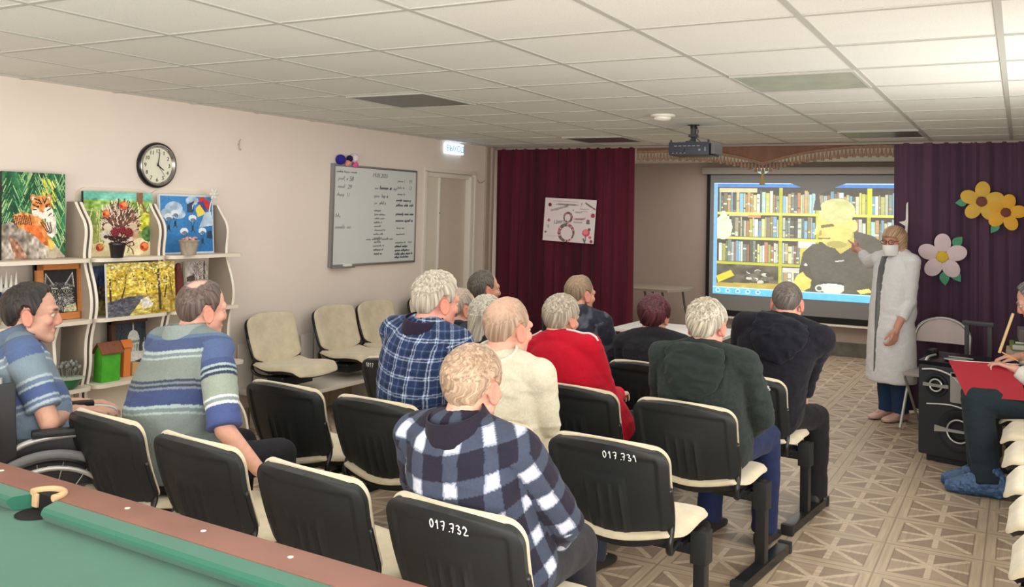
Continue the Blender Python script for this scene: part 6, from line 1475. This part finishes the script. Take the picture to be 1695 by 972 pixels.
person('woman with a grey bob in a dark jacket, mostly hidden by the cream-shirted man', hips('C', 2, -.03), -6, on_y(806, 527, 4.22), -6, -2, 0, 1.0,
       dict(line='bob', t=.016, c0=(132, 126, 112), c1=(206, 200, 184), tuft=.4, seed=20, bob=True), knit((40, 42, 46), (54, 56, 58)), 'dark_jacket', trousers=(40, 40, 44), w=.95, skin=(220, 176, 152))
person('balding grey man in a black knitted jacket, between the white-haired man and the grey bob', hips('C', 3, .06, .10), -16, on_y(764, 512, 4.50), -26, -4, 0, 1.02,
       dict(line='recede', t=.008, c0=(116, 104, 94), c1=(176, 164, 150), thin=.5, scalp=(206, 166, 142), tuft=.4, seed=22), knit((34, 37, 44), (66, 70, 78)), 'black_cardigan', collar=(36, 38, 44), trousers=(40, 40, 44), w=1.0, bulge=.07, skin=(214, 166, 144))
person('man with close-cropped hair in a black hooded jacket, under the projected picture', hips('D', 0, -.02, .02), 2, on_y(1303, 503, 5.05), 6, -14, 0, 1.0,
       dict(line='man', t=.006, c0=(64, 58, 54), c1=(112, 104, 96), tuft=.3, seed=24, thin=.15, scalp=(170, 140, 124)), knit((27, 27, 34), (35, 35, 41)), 'black_jacket', hood=(28, 29, 37), trousers=(34, 33, 36), w=1.14, bulge=.08, belly=.02, fold=.009,
       elbows=(None, on_y(1345, 600, 5.12)), wrists=(None, on_y(1330, 655, 5.22)), knees=(seat_at('D', 0, .40, -.12).tolist() + [.50], on_y(1352, 690, 5.36)), skin=(212, 154, 136))
person('woman with short dark red hair in a black top, in front of the white table', hips('D', 1, -.03), -2, on_y(1083, 525, 5.04), 2, -6, 0, .98,
       dict(line='long_nape', t=.024, c0=(40, 16, 22), c1=(104, 48, 56), tuft=.35, seed=26), knit((34, 35, 40), (42, 43, 46)), 'black_top', trousers=(34, 34, 38), w=.98, bulge=.05, skin=(226, 178, 152))
person('man with thinning brown hair in patterned grey shirt, before the burgundy curtain', hips('D', 2, -.02), -10, on_y(961, 488, 5.12), -22, -4, 0, 1.0,
       dict(line='recede', t=.010, c0=(98, 82, 64), c1=(146, 126, 102), thin=.35, bald=[(180, 80, 14)], scalp=(196, 158, 128), tuft=.35, seed=28), camo, 'patterned_shirt', collar=(52, 54, 64), trousers=(38, 38, 44), w=1.05, bulge=.05, skin=(214, 162, 136))
person('dark-haired man far left in the front row, seen against the door frame', hips('D', 3, -.02), -14, on_y(803, 480, 5.10), -30, 2, 0, 1.04,
       dict(line='recede', t=.012, c0=(58, 52, 46), c1=(98, 90, 80), tuft=.35, seed=30), knit((44, 46, 54), (58, 60, 66)), 'dark_shirt', trousers=(38, 38, 44), w=1.0, skin=(212, 160, 134))

# wheelchair
WA = math.radians(-30); t = empty('wheelchair', (-3.61, 2.47, 0), WA, 'black wheelchair with silver hand rims at the left edge of the photo', 'wheelchair')
M_tyre = mat('grey tyre', (120, 122, 124), rough=.7); M_uph = mat('black upholstery', (26, 27, 30), rough=.5, bump=.15, bscale=60.)
ax2 = np.array([[0, 1, 0], [0, 0, 1], [1, 0, 0.]])
for k in (-1, 1):
    cx = k * .30; c = np.array([cx, -.03, .322]); ring = lambda r, x: [c + np.array([x, r * math.cos(a), r * math.sin(a)]) for a in np.linspace(0, 2 * PI, 48)[:-1]]
    mb = MB(); mb.tube(ring(.302, 0), .018, 10, closed=True); w = mb.build('rear_wheel', M_tyre, t)
    mb = MB(); mb.tube(ring(.280, 0), .010, 8, closed=True); mb.build('wheel_rim', M_blackg, w)
    mb = MB(); mb.tube(ring(.258, k * .045), .0095, 8, closed=True); mb.build('hand_rim', M_sil, w)
    mb = MB()
    for q in range(18): a = q * 2 * PI / 18; mb.tube([c + np.array([.012 * (-1) ** q, .025 * math.cos(a + .5), .025 * math.sin(a + .5)]), c + np.array([0, .280 * math.cos(a), .280 * math.sin(a)])], .0018, 5)
    mb.build('spokes', M_sil, w); mb = MB(); mb.lathe([(.03, -.03), (.03, .03), (.012, .035)], 18, c, ax2); mb.build('hub', M_blackg, w)
    mb = MB(); mb.tube(smooth_line([(k * .26, -.22, .93), (k * .26, -.20, .70), (k * .26, -.19, .40), (k * .26, -.17, .30)]), .0125, 10); mb.tube(smooth_line([(k * .26, -.19, .62), (k * .262, -.12, .665), (k * .262, .0, .684), (k * .262, .22, .68), (k * .26, .28, .63), (k * .26, .29, .45), (k * .24, .36, .25), (k * .20, .48, .12)], 6), .0125, 10); mb.tube([(k * .25, -.2, .46), (k * .25, .28, .46)], .012, 10); mb.build('side_frame', M_sil, t)
    mb = MB(); mb.box((k * .262, .04, .70), (.05, .28, .03), .012); mb.build('armrest', M_uph, t)
    mb = MB(); mb.box((k * .245, .04, .58), (.012, .40, .20), .004); mb.build('side_guard', M_uph, t)
    mb = MB(); mb.tube([(k * .26, -.22, .93), (k * .26, -.30, .935)], .013, 10); mb.build('push_handle', M_uph, t)
    mb = MB(); cc = (k * .23, .36, .085); mb.lathe([(.05, -.015), (.08, -.014), (.085, 0), (.08, .014), (.05, .015)], 22, cc, ax2); mb.build('caster', M_tyre, t)
    mb = MB(); mb.box((k * .12, .50, .10), (.14, .16, .012), .004, rx=.2); mb.build('footrest', M_uph, t)
mb = MB(); mb.slab(lambda u, v: (-.25 + .5 * u, -.205 - .03 * math.sin(PI * u) - .03 * v, .48 + .44 * v), lambda u, v: (-.25 + .5 * u, -.22 - .03 * math.sin(PI * u) - .03 * v, .48 + .44 * v), 12, 8)
for k in (-1, 1): mb.box((k * .268, -.190, .70), (.022, .08, .42), .01, rx=.06)
mb.build('backrest', M_uph, t)
mb = MB(); mb.box((0, .05, .468), (.50, .46, .04), .012); mb.build('seat', M_uph, t)
mb = MB(); mb.lathe([(.012, -.004), (.012, .004)], 12, (.305, .0, .32), ax2); mb.box((.30, .12, .40), (.01, .05, .03), .004); mb.build('reflector', mat('orange reflector', (226, 96, 40), rough=.3), t)

# lecturer in a white coat
def coat_hem(mb, B):
    d = unit(B.f); l = B.r
    mb.loft([(B.P0 + np.array([0, 0, z - B.P0[2]]) + d * .01, l * a, d * b) for z, a, b in ((1.05, .155, .125), (.90, .180, .140), (.72, .196, .155), (.50, .204, .165), (.33, .208, .172), (.315, .200, .165))], 40, 2.2)
def woman_extra(root, B, hc, hx, base):
    L = lambda x, y, z: hc + hx[0] * x + hx[1] * y + hx[2] * z
    mb = MB(); g = lambda o: (lambda u, v: L(.070 * math.sin((u - .5) * 2.5) * (1 - .25 * (1 - v) ** 2), .010 + (.090 + .012 * math.sin(PI * v)) * math.cos((u - .5) * 2.5) * (1 - .06 * (1 - v)) + o, -.108 + .088 * v))
    mb.slab(g(.016), g(.010), 24, 10)
    for k in (-1, 1): mb.tube([L(k * .066, .040, -.03), L(k * .079, -.005, -.005)], .0018, 5)
    mb.build('face_mask', mat('white mask', (232, 232, 230), rough=.8), root, world=True)
    mb = MB()
    for k in (-1, 1):
        mb.tube([L(k * .033 + .025 * math.cos(a), .103 - .004 * abs(math.cos(a)), .002 + .017 * math.sin(a)) for a in np.linspace(0, 2 * PI, 24)[:-1]], .0022, 6, closed=True); mb.tube([L(k * .058, .098, .006), L(k * .080, .0, .010)], .002, 6)
    mb.tube([L(-.009, .104, .006), L(.009, .104, .006)], .002, 6); mb.build('glasses', mat('dark red spectacle frame', (90, 40, 40), rough=.3), root, world=True)
    mb = MB(); d = unit(B.f + B.r * .10); l = unit(np.cross(d, (0, 0, 1)))
    rings = []
    for z, w, o in ((1.335, .030, .085), (1.24, .040, .112), (1.10, .046, .128), (.95, .044, .139), (.75, .036, .150), (.55, .024, .160), (.40, .012, .166)):
        c = np.array([B.P0[0], B.P0[1], z]) + d * (o - .022) ; rings.append((c, l * w, d * .040))
    mb.loft(rings, 20, 2.2); me = mb.mesh('dress'); P = coords(me); n = vnoise(P, 45., 3)[:, None]; setcol(me, np.array([70, 72, 72.]) * (1 - n) + np.array([150, 152, 148.]) * n); setco(me, P - base)
    me.polygons.foreach_set('use_smooth', [True] * len(me.polygons)); link('dress', me, M_cloth, root)
    mb = MB(); up = np.array([0, 0, 1.])
    for k in (-1, 1):
        mb.slab(lambda u, v: B.N + B.r * k * (.030 + .030 * u) * (1 - .3 * v) + B.f * (.050 + .062 * v) + up * (.015 - .17 * v + .02 * u) + B.r * k * .012, lambda u, v: B.N + B.r * k * (.030 + .030 * u) * (1 - .3 * v) + B.f * (.044 + .058 * v) + up * (.015 - .17 * v + .02 * u) + B.r * k * .012, 6, 10)
    me = mb.mesh('lapel'); setcol(me, np.tile(np.array([226, 226, 226.]), (len(me.vertices), 1))); setco(me, coords(me) - base); link('lapel', me, M_cloth, root)
wf = math.radians(143)
person('woman in a white medical coat, glasses and white mask, pointing at the projection screen', (-.925, 8.02, .86), 143, on_y(1480, 400, 7.98), 156, -4, 0, 1.0,
       dict(line='bob', t=.020, c0=(150, 120, 92), c1=(204, 176, 142), tuft=.22, seed=32, bob=True), (224, 224, 224), 'white_coat', collar=(228, 228, 228), trousers=(40, 60, 88), w=.98, bulge=.0, belly=.01, stand=True, hem=coat_hem,
       elbows=(on_y(1505, 500, 7.92), (-1.14, 8.28, 1.27)), wrists=(on_y(1485, 543, 7.80), (-1.26, 8.47, 1.36)), hands=(dict(d=(-.22, -.2, -.9), n=(-.6, .5, 0), t=(-.5, -.6, -.1), curl=.75), dict(d=(-.6, .72, .25), n=(.5, .5, -.6), t=(0, 0, 1), curls=[.05, .9, 1.0, 1.0])),
       knees=((-.865, 7.99, .47), (-.985, 8.05, .47)), ankles=((-.855, 8.0, .085), (-.97, 8.07, .085)), skin=(206, 150, 128), shoe=mat('pale pink shoe', (196, 160, 146), rough=.5), extra=woman_extra, fold=.005, neck_back=.02, cvox=.006, cuff=.085)

# writing man at the right edge
M_bag = mat('blue plastic overshoe', (58, 88, 126), rough=.4, spec=.5, bump=.8, bscale=45., bdist=.012, var=.2, vscale=30.)
def cover_feet(root, B, hc, hx, base):
    for (x, y, s) in ((-.20, 6.10, 1.0), (-.23, 6.26, 1.0)):
        mb = MB(); mb.loft([((x + .14, y, .06), (0, .03, 0), (0, 0, .05)), ((x + .12, y, .075), (0, .052, 0), (0, 0, .072)), ((x + .02, y, .085), (0, .060, 0), (0, 0, .082)), ((x - .08, y, .062), (0, .062, 0), (0, 0, .060)), ((x - .16, y, .045), (0, .056, 0), (0, 0, .042)), ((x - .205, y, .035), (0, .030, 0), (0, 0, .028))], 26, 2.4)
        mb.cap((x + .05, y, .10), (x + .055, y, .15), .062, .058); me = remesh(mb, .006, 2, 'overshoe'); P = coords(me); N = normals(me); n = vnoise(P, 26., 3) * .6 + vnoise(P, 60., 4) * .4
        P = P + N * ((np.abs(n - .5) * 2 - .4) * .016)[:, None]; P[:, 2] = np.maximum(P[:, 2], .002); setco(me, P - base); link('overshoe', me, M_bag, root)
wrR, wrL = on_y(1672, 612, 6.36), on_y(1690, 590, 6.46)
person('man in white sleeves writing in a red folder, cut by the right edge', (.16, 6.40), 90, on_y(1712, 500, 6.36), 84, -24, 0, 1.0,
       dict(line='man', t=.018, c0=(74, 74, 72), c1=(140, 138, 132), tuft=.6, seed=34), (214, 212, 206), 'white_shirt', trousers=(40, 50, 56), w=1.05, bulge=.08,
       elbows=(on_y(1722, 640, 6.22), on_y(1728, 628, 6.55)), wrists=(on_y(1683, 612, 6.28), on_y(1694, 590, 6.50)), hands=(dict(d=(-.9, .15, .25), n=(0, .3, -1), curl=.7), dict(d=(-.95, -.05, -.1), n=(0, .4, -1), curl=.6)),
       knees=((-.235, 6.22, .54), (-.245, 6.40, .54)), ankles=((-.17, 6.10, .10), (-.20, 6.26, .10)), legw=1.25, skin=(206, 158, 140), shoes=False, extra=cover_feet)
pbase = [o for o in bpy.data.objects if o.name.startswith('person')]
t = empty('red_folder', tuple(on_y(1640, 628, 6.22)), 0, 'open red folder with white paper on the writing man\'s lap', 'folder'); L0 = np.array(t.location)
TL, TR, BL, BR = on_y(1570, 597, 6.30), on_y(1684, 604, 6.30), on_y(1598, 655, 6.16), on_y(1700, 664, 6.16)
mb = MB(); mb.slab(lambda u, v: (TL * (1 - u) + TR * u) * (1 - v) + (BL * (1 - u) + BR * u) * v - L0, lambda u, v: (TL * (1 - u) + TR * u) * (1 - v) + (BL * (1 - u) + BR * u) * v - L0 + np.array([0, .004, .001]), 4, 4); mb.build('cover', mat('red card', (152, 28, 42), rough=.45, var=.08, vscale=6.), t, smooth=False)
mb = MB(); bk = np.array([.02, .24, -.03]); mb.slab(lambda u, v: TL * (1 - u) + TR * u + bk * v - L0 + np.array([.03 * (1 - u), .004, .004]), lambda u, v: TL * (1 - u) + TR * u + bk * v - L0 + np.array([.03 * (1 - u), .004, -.002]), 4, 4); mb.build('paper', mat('white paper', (236, 232, 226), rough=.7), t, smooth=False)
a, b = on_y(1677, 519, 6.34), on_y(1654, 584, 6.36); o = MB().tube([a, a * .5 + b * .5, b], .0085, 8).build('ruler_stick', mat('pale wooden stick', (206, 178, 128), rough=.6)); recentre(o); tag(o, 'pale wooden stick held upright between the writing man\'s hand and face', 'stick')
mb = MB(); w2 = on_y(1658, 583, 6.36); o = mb.tube([w2, w2 + np.array([.09, .03, -.05])], .004, 8).build('pencil', mat('yellow pencil', (226, 160, 96), rough=.5)); recentre(o); tag(o, 'thin orange pencil in the writing man\'s hand', 'pencil')
# ------------------------------------------------------------------ light
def area(name, loc, target, size, power, col=(1, 1, 1)):
    l = bpy.data.lights.new(name, 'AREA'); l.shape = 'RECTANGLE'; l.size, l.size_y = size; l.energy = power; l.color = col
    o = bpy.data.objects.new(name, l); COL.objects.link(o); o.location = loc
    o.rotation_euler = (V(target) - V(loc)).to_track_quat('-Z', 'Y').to_euler(); return o
area('daylight_fill', (.62, 1.2, 1.15), (-5, 1.9, 1.1), (4.6, 1.7), 195, (1, .99, .97))  # daylight from windows on the right wall, widened for even fill
area('daylight_fill', (.62, 4.4, 1.15), (-5, 4.6, 1.1), (1.8, 1.6), 55, (1, .99, .97))
area('daylight_fill', (-2.2, -1.66, 1.15), (-2.2, 5, 1.1), (5.0, 1.8), 130, (1, .99, .97))  # added fill behind the camera, no window known on this wall
area('ceiling_fill', (-2.6, 3.6, 2.29), (-2.6, 3.6, 0), (3.4, 4.5), 52, (1, .98, .95))  # added overhead fill, the ceiling panels themselves are unlit
area('stage_fill', (-2.2, 9.9, 2.28), (-2.2, 9.9, 0), (3.0, 2.0), 50, (1, .95, .92))  # added fill to brighten the stage, no lamp burns there
area('ceiling_fill', (-2.3, 6.9, 2.29), (-2.3, 6.9, 0), (3.4, 1.5), 14, (1, .98, .95))  # added fill from above to brighten the curtains
w = bpy.data.worlds.new('world'); SC.world = w; w.use_nodes = True
w.node_tree.nodes['Background'].inputs[0].default_value = (.9, .93, 1, 1); w.node_tree.nodes['Background'].inputs[1].default_value = .25
SC.view_settings.view_transform = 'Standard'; SC.view_settings.look = 'None'; SC.view_settings.exposure = 0.06; SC.view_settings.gamma = 1.0
# ------------------------------------------------------------------ camera
cam = bpy.data.cameras.new('camera'); co = bpy.data.objects.new('camera', cam); COL.objects.link(co)
yw, pt, rl = (math.radians(a) for a in (28.494, 2.2534, 1.3384))
fwd = np.array([-math.sin(yw) * math.cos(pt), math.cos(yw) * math.cos(pt), math.sin(pt)]); right = np.array([math.cos(yw), math.sin(yw), 0.]); up_ = np.cross(right, fwd)
rr_ = right * math.cos(rl) + up_ * math.sin(rl); uu_ = -right * math.sin(rl) + up_ * math.cos(rl)
co.matrix_world = Matrix(((rr_[0], uu_[0], -fwd[0], 0), (rr_[1], uu_[1], -fwd[1], 0), (rr_[2], uu_[2], -fwd[2], 1.62), (0, 0, 0, 1)))
cam.sensor_fit = 'HORIZONTAL'; cam.sensor_width = 36.; cam.lens = 1500. / 1695. * 36.
cam.shift_x = (847.5 - 876.) / 1695.; cam.shift_y = (294. - 486.) / 1695.
cam.clip_start = .02; cam.clip_end = 60.
SC.camera = co
